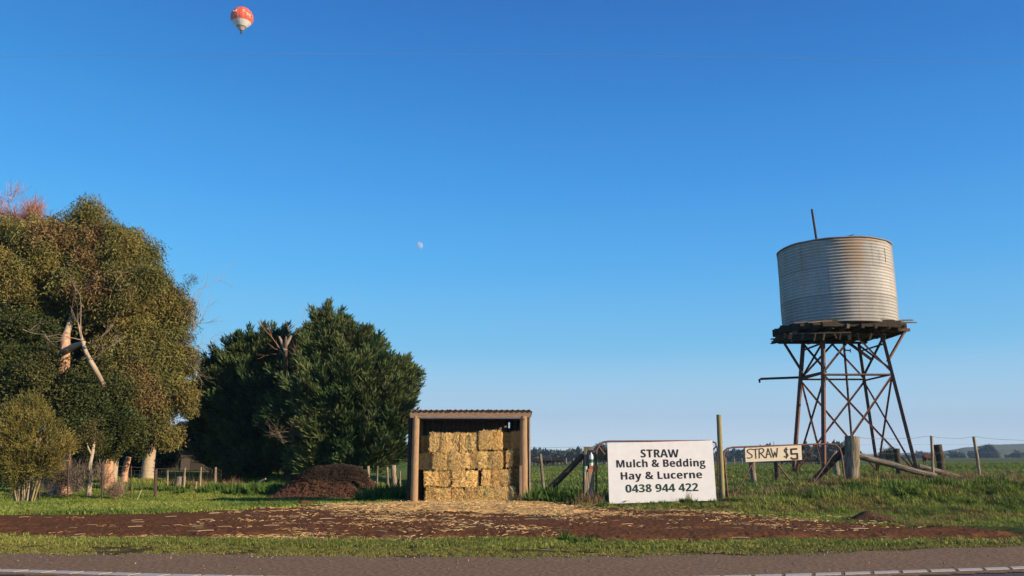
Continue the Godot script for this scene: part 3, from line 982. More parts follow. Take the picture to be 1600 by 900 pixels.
func water_tower() -> void:
	var gy := gh(TC.x, -TC.z)
	var t := thing("tank_stand", "tall rusty angle iron stand with four splayed legs and crossed braces under the water tank", "tank stand", Vector3(TC.x, gy, TC.z))
	var R := 0.713
	for s in [[-1, -1], [1, -1], [-1, 1], [1, 1]]:       # sz -1 front, 1 back
		var a := leg_pt(s[0], s[1], -0.06)
		var b := leg_pt(s[0], s[1], 1.0)
		angle_iron("leg", a - t.position, b - t.position, 0.12, M.rust_steel if s[1] < 0 else M.rust_steel, t, PI / 4 + PI / 2 * (0 if s[0] < 0 else 3))
	var q := [[-1, -1], [1, -1], [1, 1], [-1, 1]]
	for k in 4:
		var u = q[k]
		var w = q[(k + 1) % 4]
		var m: Material = M.rust_steel if k < 2 else M.rust_steel
		rib("girt", leg_pt(u[0], u[1], R), leg_pt(w[0], w[1], R), 0.085, t, m)
		rib("brace", leg_pt(u[0], u[1], R - 0.015), leg_pt(w[0], w[1], 0.03), 0.062, t, m)
		rib("brace", leg_pt(w[0], w[1], R - 0.015) + Vector3(0, 0, 0.02), leg_pt(u[0], u[1], 0.03) + Vector3(0, 0, 0.02), 0.062, t, m)
		if k % 2 == 0:       # front and back: a chevron from the middle of the deck
			var mid := (leg_pt(u[0], u[1], 0.99) + leg_pt(w[0], w[1], 0.99)) / 2
			rib("brace", mid, leg_pt(u[0], u[1], R + 0.02), 0.06, t, m)
			rib("brace", mid + Vector3(0.08, 0, 0), leg_pt(w[0], w[1], R + 0.02), 0.06, t, m)
		else:
			rib("brace", leg_pt(u[0], u[1], 0.97), leg_pt(w[0], w[1], R + 0.03), 0.085, t, M.rust_steel)
			rib("brace", leg_pt(w[0], w[1], 0.97) + Vector3(0.02, 0, 0), leg_pt(u[0], u[1], R + 0.03) + Vector3(0.02, 0, 0), 0.075, t, m)
			rib("girt", leg_pt(u[0], u[1], 0.93), leg_pt(w[0], w[1], 0.93), 0.07, t, M.rust_steel)
	rib("loose_brace", P(1320, 534, 30.2), P(1362, 565, 29.8), 0.11, t, M.rust_steel)
	rib("outrigger", leg_pt(-1, 1, 0.78), P(1222, 531, 31.4), 0.07, t, M.rust_steel)
	rib("outrigger", leg_pt(1, -1, 0.8), P(1413, 518, 29.6), 0.07, t)
	# supply pipe with its elbow, and the down pipe with a tap
	var pp := thing_pipe(t)
	# deck: two bearers, joists with pale ends, planks of uneven length
	var yd := 5.5658
	rib("bearer", Vector3(TC.x - 2.15, yd, TC.z + 1.02), Vector3(TC.x + 1.25, yd + 0.03, TC.z + 1.02), 0.10, t, M.rust_steel)
	rib("bearer", Vector3(TC.x - 2.0, yd, TC.z - 1.02), Vector3(TC.x + 1.4, yd, TC.z - 1.02), 0.10, t, M.rust_steel)
	var q0 := P(1366, 516.5, 29.3)
	var q1 := P(1421, 515.5, 29.3)
	plank("bearer", q0 - t.position, q1 - t.position, 0.13, 0.10, M.rust_steel, t)
	for k in 9:
		var x := TC.x - 1.95 + k * 0.49
		var half := sqrt(maxf(0.2, 2.25 * 2.25 - (x - TC.x) * (x - TC.x)))
		plank("joist", Vector3(x, yd + 0.135, TC.z + half * rng.randf_range(0.80, 0.93)) - t.position, Vector3(x + 0.03, yd + 0.135, TC.z - half) - t.position, 0.10, 0.16, M.dark_wood if k % 3 else M.grey_wood, t)
	for k in 17:
		var z := TC.z + 1.85 - k * 0.25
		var half := sqrt(maxf(0.25, 2.2 * 2.2 - (z - TC.z) * (z - TC.z)))
		var x0 := TC.x - half * rng.randf_range(1.0, 1.12) - 0.05
		var x1 := TC.x + half * rng.randf_range(0.98, 1.04)
		plank("deck_plank", Vector3(x0, yd + 0.245 + rng.randf() * 0.02, z) - t.position, Vector3(x1, yd + 0.245 + rng.randf() * 0.02, z + rng.randf_range(-.05, .05)) - t.position, 0.25, 0.045, M.dark_wood, t, PI / 2)
	# ragged board ends hanging at the left and long planks poking out at the right
	for r in [[1204, 537, 1246, 519, 29.9], [1208, 531, 1240, 517, 30.2], [1206, 534, 1236, 521, 28.9], [1204, 530, 1262, 523, 29.4], [1206, 536, 1250, 528, 29.2], [1211, 526, 1258, 519, 29.8], [1217, 520, 1262, 515, 30.2], [1212, 532, 1290, 527, 28.9], [1226, 527, 1300, 524, 28.8], [1240, 521, 1330, 520, 28.6], [1222, 516, 1256, 510, 30.4]]:
		plank("broken_plank", P(r[0], r[1], r[4] + 0.5) - t.position, P(r[2], r[3], r[4]) - t.position, rng.randf_range(0.07, 0.15), 0.04, M.dark_wood, t, rng.randf_range(0.2, 1.6))
	for r in [[1378, 505, 1432, 503.5, 29.0, 0.10], [1384, 501, 1426, 500, 29.8, 0.12], [1262, 504, 1300, 501, 28.35, 0.07], [1384, 512, 1412, 508, 29.2, 0.14], [1240, 505, 1262, 503, 28.5, 0.05]]:
		plank("loose_plank", P(r[0], r[1], r[4]) - t.position, P(r[2], r[3], r[4] - 0.1) - t.position, r[5], 0.04, M.pale_wood, t, 0.3)
	for k in 11:          # splinters and rags hanging under the deck
		var px := 1225 + k * 15.0 + rng.randf_range(-5, 5)
		plank("hanging_board", P(px, 521, 28.6) - t.position, P(px + rng.randf_range(-5, 5), 528 + rng.randf_range(0, 5), 28.7) - t.position, rng.randf_range(0.05, 0.12), 0.03, M.dark_wood, t, rng.randf_range(-0.4, 0.4))
	tank()

func thing_pipe(t: Node3D) -> MeshInstance3D:
	var a := P(1187, 598, 32.0)
	var mb := MB.new()
	mb.tube([a - t.position, P(1186.5, 593.5, 32.0) - t.position, P(1189, 592, 32.0) - t.position, P(1253, 589.5, 31.9) - t.position, P(1290, 581, 29.4) - t.position], [0.035, 0.045, 0.045, 0.045, 0.045], 8)
	var o := put("supply_pipe", mb.mesh(), M.rust_dark, t)
	rod("down_pipe", P(1318, 531, 30.5) - t.position, Vector3(TC.x + 0.1, gh(TC.x, 30.5) - 0.1, TC.z) - t.position, 0.045, 0.04, M.rust_dark, t, 8)
	rod("tap", P(1321, 547, 30.4) - t.position, P(1329, 548, 30.3) - t.position, 0.025, 0.025, M.rust_dark, t, 6)
	rod("tap_handle", P(1328.5, 545, 30.3) - t.position, P(1329, 551, 30.3) - t.position, 0.02, 0.02, M.rust_dark, t, 6)
	return o

func tank_texture() -> ImageTexture:
	var w := 1024
	var h := 256
	var im := Image.create(w, h, false, Image.FORMAT_RGB8)
	var n := FastNoiseLite.new()
	n.seed = 12; n.frequency = 0.012; n.fractal_octaves = 4
	var m := FastNoiseLite.new()
	m.seed = 31; m.frequency = 0.08; m.fractal_octaves = 4
	for j in h:
		for i in w:
			var a := TAU * i / w
			var v := float(j) / h
			var st := n.get_noise_3d(cos(a) * 160.0, v * 40.0, sin(a) * 160.0)
			var fi := m.get_noise_3d(cos(a) * 160.0, v * 256.0, sin(a) * 160.0)
			var c := Color(0.36, 0.35, 0.33).lerp(Color(0.50, 0.49, 0.47), clampf(0.5 + st + fi * 0.5, 0, 1))
			var da := wrapf(a - tank_rust_angle, -PI, PI)
			var band := (1.0 - ss(0.10, 0.42, absf(da))) * (0.75 - 0.45 * ss(0.15, 0.75, v))
			var rust := ss(0.35, 0.75, band * 0.9 + st * 0.55 + fi * 0.35 + 0.12)
			rust = maxf(rust, ss(0.955, 0.995, v + 0.05 * st + 0.02 * fi) * 0.8)
			rust = maxf(rust, ss(0.05, 0.012, v + 0.05 * st) * 0.7)
			rust = maxf(rust, ss(0.34, 0.46, st + 0.3 * fi) * 0.5)
			var course := int(v * 3.0)                      # curved sheets: five to a course, three courses
			var su := fposmod(float(i) / w * 5.0 + 0.37 * course, 1.0)
			var id := int(float(i) / w * 5.0 + 0.37 * course) * 7 + course * 3
			c *= 0.90 + 0.10 * sin(id * 2.7) + 0.04 * st
			if su < 0.008 or fposmod(v * 3.0, 1.0) < 0.02:
				c = c.lerp(Color(0.16, 0.12, 0.09), 0.55)
			elif su < 0.03 and (j % 9) < 2:                 # rivets
				c = c.lerp(Color(0.20, 0.15, 0.11), 0.5)
			c = c.lerp(Color(0.34, 0.21, 0.10), rust * 0.6)
			im.set_pixel(i, j, c.linear_to_srgb())
	return ImageTexture.create_from_image(im)
var tank_rust_angle := 0.0

func tank() -> void:
	var bl := P(1227.5, 508, 30.5)
	var br := P(1402, 497, 30.5)
	var tl := P(1219, 381, 30.5)
	var yb := 5.5658 + 0.30
	var rad := 2.02
	var yt := P(1310, 370.5, 28.5).y
	var t := thing("water_tank", "old round corrugated iron water tank with rust stains, on the tall stand", "water tank", Vector3(TC.x - 0.02, yb, TC.z))
	# the texture's u runs with the angle; the rust shows right of the middle as seen from the road
	tank_rust_angle = PI / 2 + 0.04
	var mt := StandardMaterial3D.new()
	mt.resource_name = "galvanised_iron"
	mt.albedo_texture = tank_texture()
	mt.roughness = 0.7
	mt.metallic = 0.0
	mt.metallic_specular = 0.35
	M["galvanised"] = mt
	var hgt := yt - yb
	var ribs := 27
	var seg := 96
	var rings := ribs * 6
	for side in 2:
		var mb := MB.new()
		mb.grid(seg + 1, rings + 1, func(k, j):
			var a = TAU * k / seg
			var v := float(j) / rings
			var dent := 0.02 * nz.get_noise_3d(cos(a) * 9.0, v * 14.0, sin(a) * 9.0) + 0.05 * ss(0.9, 1.0, v) * nz.get_noise_3d(cos(a) * 20.0, 7.0, sin(a) * 20.0)
			var r := rad + 0.020 * sin(TAU * v * ribs) + dent - side * 0.006
			return [Vector3(cos(a) * r, v * hgt + 0.03 * ss(0.9, 1.0, v) * nz.get_noise_3d(cos(a) * 25.0, 3.0, sin(a) * 25.0), sin(a) * r), Color.WHITE, Vector2(float(k) / seg, 1.0 - v)], side == 1)
		put("tank_wall" if side == 0 else "tank_lining", mb.mesh(), mt if side == 0 else M.old_iron, t)
	var rim := []
	for k in 65:
		var a := TAU * k / 64
		rim.append(Vector3(cos(a) * (rad + 0.012), hgt + 0.01 + 0.03 * nz.get_noise_3d(cos(a) * 25.0, 3.0, sin(a) * 25.0), sin(a) * (rad + 0.012)))
	wire("rim", rim, 0.028, M.roof_iron, t)
	var mb2 := MB.new()
	mb2.tube([Vector3(0, 0.0, 0), Vector3(0, 0.03, 0)], [rad - 0.05], 48)
	put("tank_floor", mb2.mesh(), M.old_iron, t)
	# vertical lapped seam and a few rough patches
	for r in [[1318, 412, 1320, 452, 0.012], [1382, 388, 1384, 410, 0.01]]:
		var d := 28.62
		rod("seam", P(r[0], r[1], d) - t.position, P(r[2], r[3], d) - t.position, r[4], r[4], M.rust_dark, t, 5)
	rod("pole", P(1268.5, 327, 31.4) - t.position, P(1279, 395, 31.4) - t.position, 0.045, 0.05, M.rust_dark, t, 8)
	plank("bent_strip", P(1322, 370, 29.0) - t.position, P(1334, 366.5, 28.9) - t.position, 0.05, 0.02, M.old_iron, t)

# ------------------------------------------------------------------ fences, gates, posts
func post(label: String, tx: float, ty: float, bx: float, d: float, r: float, mt: Material, called := "fence_post", sides := 8, wob := 0.2, group := "") -> MeshInstance3D:
	var b := at(bx, d, 0.12)
	var a := P(tx, ty, d)
	var o := rod(called, b, a, r, r * 0.93, mt, self, sides, wob)
	tag(o, label, "post", group)
	return o

func round_gate(called: String, label: String, pts: Array, d: float, braces: Array) -> Node3D:
	# pts: pixel path of the bent pipe
	var b := at(pts[0][0], d)
	var t := thing(called, label, "gate", b)
	var w := []
	for p in pts: w.append(P(p[0], p[1], d) - b)
	var mb := MB.new()
	mb.tube(w, [0.024], 8)
	put("pipe_frame", mb.mesh(), M.gate_pipe, t)
	for q in braces:
		rod("brace", P(q[0], q[1], d + 0.03) - b, P(q[2], q[3], d + 0.03) - b, 0.018, 0.018, M.gate_pipe, t, 6)
	return t

func netting(t: Node3D, x0: float, x1: float, y0: float, y1: float, d: float) -> void:
	var mb := MB.new()
	var a := P(x0, y0, d)
	var b := P(x1, y1, d)
	var n := int((b.x - a.x) / 0.16)
	for k in n + 1:
		var x := lerpf(a.x, b.x, float(k) / n)
		mb.tube([Vector3(x, a.y, a.z) - t.position, Vector3(x + rng.randf_range(-.01, .01), b.y, a.z) - t.position], [0.0018], 3, false)
	for k in 7:
		var y := lerpf(a.y, b.y, k / 6.0)
		mb.tube([Vector3(a.x, y, a.z) - t.position, Vector3(b.x, y - 0.01, a.z) - t.position], [0.0022], 3, false)
	var o := put("wire_netting", mb.mesh(), M.wire_steel, t)
	o.set_meta("kind", "stuff")

func fence_and_gates() -> void:
	# ---- left strainer post with its ledge, brace, bottle, tin and bricks
	var d := 22.2
	var b := at(920, d, 0.1)
	var t := thing("gate_post", "split grey timber gate post with a stepped front, left of the white sign", "post", b)
	plank("post_trunk", Vector3.ZERO + Vector3(0.02, 0, -0.08), P(919.5, 698, d + 0.08) - b, 0.24, 0.17, M.grey_wood, t)
	plank("post_front", Vector3(0.0, 0, 0.075), Vector3(0.0, P(920, 737.5, d - 0.07).y - b.y, 0.075), 0.24, 0.12, M.pale_wood, t)
	rod("post_side", Vector3(-0.10, 0.0, -0.05), P(913.5, 712, d + 0.05) - b, 0.05, 0.045, M.dark_wood, t, 8, 0.3)
	var yl := P(920, 737.5, d - 0.07).y
	var bb := P(925, 737.5, d - 0.07)
	var k1 := MB.new()
	k1.box(Vector3(0, 0.04, 0), Vector3(0.225, 0.08, 0.11), Basis.IDENTITY, 0.004)
	var br := k1.mesh()
	var o := put("brick", br, M.brick_red, self, Transform3D(Basis(Vector3.UP, 0.08), Vector3(bb.x, yl, bb.z + 0.01)))
	tag(o, "lower of the two red bricks on the ledge of the split gate post", "brick")
	o = put("brick", br, M.brick_red, self, Transform3D(Basis(Vector3.UP, -0.10), Vector3(bb.x + 0.045, yl + 0.082, bb.z + 0.005)))
	tag(o, "upper of the two red bricks on the ledge of the split gate post", "brick")
	# bottle standing on the upper brick
	var bo := thing("bottle", "white plastic bottle with a green label standing on the bricks at the split gate post", "bottle", Vector3(bb.x - 0.012, yl + 0.1625, bb.z + 0.005))
	var lb := MB.new()
	lb.tube([Vector3(0, 0, 0), Vector3(0, 0.012, 0), Vector3(0, 0.2, 0), Vector3(0, 0.25, 0), Vector3(0, 0.285, 0), Vector3(0, 0.30, 0)], [0.05, 0.056, 0.056, 0.053, 0.038, 0.02], 14)
	put("bottle_body", lb.mesh(), plain("bottle_white", L(0.78, 0.78, 0.76), 0.4), bo)
	var lc := MB.new()
	lc.tube([Vector3(0, 0.075, 0), Vector3(0, 0.165, 0)], [0.0575], 14, false)
	put("label_band", lc.mesh(), plain("label_green", L(0.05, 0.20, 0.07), 0.5), bo)
	var ld := MB.new()
	ld.tube([Vector3(0, 0.30, 0), Vector3(0, 0.335, 0)], [0.019, 0.017], 10)
	put("cap", ld.mesh(), M.bottle_white, bo)
	var tin := MB.new()
	tin.tube([Vector3(0, 0, 0), Vector3(0, 0.15, 0)], [0.05], 12)
	o = put("tin_can", tin.mesh(), plain("tin_green", L(0.34, 0.44, 0.30), 0.5), self, Transform3D(Basis.IDENTITY, Vector3(bb.x - 0.165, yl, bb.z)))
	tag(o, "pale green tin standing left of the white bottle on the post ledge", "can")
	o = rod("brace_log", at(833, 22.7, 0.05), P(911, 711, 22.3), 0.085, 0.075, M.dark_wood, self, 10, 0.2)  # whole log in one even dark wood tone
	tag(o, "dark log bracing the split gate post, sloping down to the left", "log")
	post("thin grey leaning picket in the paddock fence behind the sloping dark log", 844, 709, 851, 27.0, 0.05, M.grey_wood, "leaning_picket", 6)
	# ---- left gate behind the white sign
	var g1 := round_gate("pipe_gate", "rusty pipe gate with rounded corners mostly hidden behind the white sign", [[932, 783], [931, 712], [932.5, 702], [936, 695], [942, 691], [950, 689.5], [1110, 689], [1118, 692], [1121, 702], [1122, 779], [932, 783]], 22.35, [[935, 697, 990, 770], [1119, 697, 1060, 775]])
	netting(g1, 933, 1121, 700, 778, 22.4)
	# ---- round treated post
	post("tall slim round treated pine post between the white sign and the straw price gate", 1123, 648, 1129, 22.1, 0.07, M.treated_post, "round_post", 14, 0.05)
	# ---- right gate
	var g2 := round_gate("pipe_gate", "rusty pipe gate with rounded corners carrying the hand painted straw price board", [[1138, 781], [1131, 712], [1132, 705], [1136, 701], [1145, 699], [1294, 693.5], [1306, 695], [1312, 701], [1315, 710], [1322, 766]], 22.6, [[1176, 722, 1147, 777], [1211, 720, 1251, 771], [1309, 700, 1262, 767], [1138, 779, 1322, 766]])
	netting(g2, 1134, 1316, 722, 772, 22.65)
	# ---- big strainer on the right with its two rails and the inner brace
	post("thick round weathered strainer post right of the straw price gate", 1331, 682, 1331, 22.8, 0.195, M.grey_wood, "strainer_post", 16, 0.12)
	o = rod("rail_log", P(1340, 712, 22.75), P(1462, 744, 22.6), 0.085, 0.075, M.grey_wood, self, 12, 0.3)
	tag(o, "upper pale log running down to the right from the thick strainer post", "log")
	o = rod("rail_log", P(1436, 729, 23.4), at(1516, 23.3, -0.05), 0.075, 0.08, M.grey_wood, self, 12, 0.3)
	tag(o, "lower pale log whose end lies in the grass below the leaning pickets", "log")
	o = rod("brace_log", at(1258, 23.2, 0.02), P(1322, 700, 23.0), 0.085, 0.08, M.dark_wood, self, 10, 0.2)
	tag(o, "dark log leaning against the left side of the thick strainer post", "log")
	# ---- old posts
	for r in [[1174.5, 720, 1178, 27.0, 0.10, "grey_wood", "old grey post under the left end of the straw price board"], [1215, 722, 1214, 26.5, 0.10, "dark_wood", "dark old post under the middle of the straw price board"],
			[1303, 704, 1309, 27.0, 0.11, "grey_wood", "old split post just left of the thick strainer post"], [1400, 701, 1409, 27.0, 0.10, "dark_wood", "dark stubby post behind the pale log, between the tank stand's right legs"],
			[1466, 695, 1474, 24.6, 0.115, "dark_wood", "short thick dark post beside the slim picket on the right"]]:
		post(r[6], r[0], r[1], r[2], r[3], r[4], M[r[5]], "old_post", 7, 0.35)
	post("slim upright pale picket right of the tank stand, in front of the dark post", 1455.5, 681, 1458, 22.9, 0.045, M.pale_wood, "fence_picket", 6, 0.15)
	post("slim pale picket leaning left near the right edge of the picture", 1521.5, 682, 1533, 24.0, 0.05, M.pale_wood, "fence_picket", 6, 0.15)
	# ---- wires
	var fr := thing("wire_fence", "sagging barbed wire fence strung right from the thick strainer post", "fence", at(1331, 22.8))
	for w in [[683, 681.5, 682, 681, 0.06], [695, 694, 694, 694, 0.01], [709, 708, 707, 707, 0.0], [722, 722, 722, 722, 0.0], [736, 736, 735, 735, 0.0]]:
		var pts := [P(1336, w[0], 22.7)]
		pts.append_array(sag(P(1336, w[0], 22.7), P(1455.5, w[1], 22.85), w[4]).slice(1))
		pts.append_array(sag(P(1455.5, w[1], 22.85), P(1522.5 + (w[0] - 682) * 0.15, w[2], 23.95), w[4]).slice(1))
		pts.append_array(sag(P(1522.5, w[2], 23.95), P(1680, w[3], 25.5), w[4] * 2.0).slice(1))
		for k in pts.size():
			pts[k] = pts[k] - fr.position + Vector3(0, rng.randf_range(-.012, .012) if w[4] > 0.02 else 0.0, 0)
		wire("wire", pts, 0.0045 if w[4] > 0.02 else 0.0022, M.wire_steel, fr)
	var fl := thing("wire_fence", "thin plain wire fence strung between the hay shed and the split gate post", "fence", at(912, 22.3))
	for w in [[699, 698], [711, 702], [735, 734], [750, 750], [764, 764]]:
		wire("wire", sag(P(828, w[0], 22.8) - fl.position, P(912, w[1], 22.3) - fl.position, 0.01), 0.0028, M.wire_steel, fl)
	netting(fl, 832, 912, 715, 775, 22.6)
	# far paddock fence: pale small posts in a row
	for k in 26:
		var px := 846.0 + k * 12.5 + rng.randf_range(-3, 3)
		if px > 950 and px < 1120:
			continue
		var g := at(px, 170.0, 0.1)
		var p := rod("far_post", g, g + Vector3(0, 1.35, 0), 0.09, 0.09, M.pale_wood, self, 5)
		tag(p, "tiny pale post in the far paddock fence behind the cattle", "post", "posts of the far paddock fence")
	# timber heap at the stand's foot
	for r in [[1240, 757, 1318, 760, 26.0, 0.16, "grey_wood", "long grey board lying at the foot of the tank stand"], [1283, 754, 1312, 758, 25.6, 0.30, "pale_wood", "wide pale plank on top of the boards at the foot of the tank stand"],
			[1249, 763, 1284, 768, 25.3, 0.28, "pale_wood", "short pale timber block low in the grass behind the price gate"], [1275, 766, 1316, 765, 25.0, 0.14, "dark_wood", "dark board low in the grass next to the strainer post"], [1385, 748, 1440, 749, 27.5, 0.12, "grey_wood", "grey board lying in the grass behind the pale log"]]:
		var a := P(r[0], r[1], r[4])
		var c := P(r[2], r[3], r[4] - 0.3)
		a.y = maxf(a.y, gh(a.x, r[4]) + 0.03)
		c.y = maxf(c.y, gh(c.x, r[4]) + 0.03)
		o = plank("board", a, c, r[5], 0.07, M[r[6]], self, 0.25)
		tag(o, r[7], "board")

# ------------------------------------------------------------------ signs
func text_on(parent: Node3D, called: String, s: String, ul: Vector3, ux: Vector3, uy: Vector3, un: Vector3, px0: float, px1: float, c0: float, c1: float, mt: Material) -> void:
	# the line fills px0..px1 across (metres along ux) and the capitals c0..c1 down
	var f := SystemFont.new()
	f.font_names = PackedStringArray(["Droid Sans"])
	f.font_weight = 700
	var tm := TextMesh.new()
	tm.font = f
	tm.text = s
	tm.font_size = 64
	tm.pixel_size = 0.01
	tm.depth = 0.004
	tm.horizontal_alignment = HORIZONTAL_ALIGNMENT_LEFT
	tm.vertical_alignment = VERTICAL_ALIGNMENT_BOTTOM
	var cap := TextMesh.new()
	cap.font = f; cap.text = "H"; cap.font_size = 64; cap.pixel_size = 0.01; cap.depth = 0.004
	cap.horizontal_alignment = HORIZONTAL_ALIGNMENT_LEFT; cap.vertical_alignment = VERTICAL_ALIGNMENT_BOTTOM
	var bx := tm.get_aabb()
	var cb := cap.get_aabb()
	var sx := (px1 - px0) / bx.size.x
	var sy := (c1 - c0) / cb.size.y
	var base := ul + ux * (px0 - bx.position.x * sx) - uy * (c1 + cb.position.y * sy) + un * 0.0035
	put(called, tm, mt, parent, Transform3D(Basis(ux * sx, uy * sy, un), base))

func signs() -> void:
	# big white board leaning on the left gate
	var tl := P(949, 692.5, 21.95)
	var tr := P(1113, 688, 21.95)
	var br := P(1119.5, 782, 21.75)
	var bl := P(952, 787, 21.75)
	var t := thing("advertising_board", "large white board lettered for straw, mulch, hay and lucerne, leaning on the gate", "sign", (bl + br) / 2)
	var n := (tr - tl).cross(tl - bl).normalized()
	var q := []
	for s in [0.0, -0.016]:
		for p in [tl, tr, br, bl]:
			q.append(p + n * s - t.position)
	var mb := MB.new()
	mb.hexa(q)
	put("board", mb.mesh(), M.board_white, t)
	var ux := ((tr + br) - (tl + bl)).normalized()
	var uy := n.cross(ux).normalized()
	var mp := func(px: float, py: float) -> Vector2:    # a pixel of the photograph to metres on the board
		var e := Vector3(0, EYE, 0)
		var dir := (P(px, py, 20.0) - e)
		var s2 := (tl - e).dot(n) / dir.dot(n)
		var p: Vector3 = e + dir * s2 - tl
		return Vector2(p.dot(ux), -p.dot(uy))
	for r in [["STRAW", 1001.5, 1061, 702.3, 714.6, 714.6, "letter_dark"], ["Mulch & Bedding", 963.5, 1102.5, 719, 730.5, 728.5, "letter_dark"], ["Hay & Lucerne", 970.5, 1097.5, 738, 749.5, 747.0, "letter_dark"], ["0438 944 422", 978, 1091.5, 757.5, 769.8, 767.2, "letter_green"]]:
		var a: Vector2 = mp.call(r[1], r[4])
		var c: Vector2 = mp.call(r[2], r[5])
		var e: Vector2 = mp.call(r[1], r[3])
		var ang := atan2(c.y - a.y, c.x - a.x)
		var rx := ux * cos(ang) - uy * sin(ang)
		var ry := n.cross(rx).normalized()
		var ln := a.distance_to(c)
		var capn := absf(a.y - e.y)
		var ul := tl - t.position + ux * a.x - uy * a.y
		text_on(t, "lettering", r[0], ul, rx, ry, n, 0.0, ln, -capn, 0.0, M[r[6]])
	# hand painted price board
	var tl2 := P(1164, 700, 22.5)
	var tr2 := P(1252, 695.5, 22.5)
	var br2 := P(1253.2, 718.5, 22.5)
	var bl2 := P(1165.2, 722, 22.5)
	var t2 := thing("price_board", "small cream board hand painted with the straw price, wired to the pipe gate", "sign", (bl2 + br2) / 2)
	var n2 := (tr2 - tl2).cross(tl2 - bl2).normalized()
	q = []
	for s in [0.0, -0.014]:
		for p in [tl2, tr2, br2, bl2]:
			q.append(p + n2 * s - t2.position)
	mb = MB.new()
	mb.hexa(q)
	put("board", mb.mesh(), M.board_cream, t2)
	var strokes := [   # from the enlarged photograph, in its 1145 x 900 window pixels
		[[452, 178], [425, 176], [395, 190], [392, 212], [420, 232], [452, 255], [452, 280], [425, 292], [392, 290]],
		[[460, 182], [525, 176]], [[494, 178], [502, 296]],
		[[545, 292], [543, 174], [585, 170], [604, 190], [590, 222], [548, 230]], [[560, 230], [618, 290]],
		[[632, 290], [655, 170], [700, 284]], [[640, 244], [682, 240]],
		[[692, 168], [726, 282], [742, 215], [765, 278], [776, 165]],
		[[905, 182], [880, 172], [864, 190], [872, 212], [902, 235], [912, 262], [890, 284], [862, 272]], [[888, 158], [892, 296]],
	]
	var five := [[[1022, 174], [950, 180], [955, 240], [1030, 236], [1033, 300], [975, 304], [952, 290]]]
	var pen := func(pl: Array, wd: float) -> void:
		var m2 := MB.new()
		var pts := []
		for p in pl:
			pts.append(P(1120 + p[0] * 140.0 / 1145.0, 680 + p[1] * 110.0 / 900.0, 22.495) - t2.position)
		for k in pts.size() - 1:
			var a: Vector3 = pts[k]
			var c: Vector3 = pts[k + 1]
			var dr := (c - a).normalized()
			var sd := dr.cross(n2) * wd
			var z := n2 * (0.0015 + 0.0004 * (k % 2))
			a -= dr * wd * 0.6
			c += dr * wd * 0.6
			m2.hexa([a - sd + z, c - sd + z, c + sd + z, a + sd + z, a - sd - n2 * 0.004, c - sd - n2 * 0.004, c + sd - n2 * 0.004, a + sd - n2 * 0.004])
		put("lettering", m2.mesh(), M.letter_paint, t2)
	for s in strokes:
		pen.call(s, 0.012)
	for s in five:
		pen.call(s, 0.022)

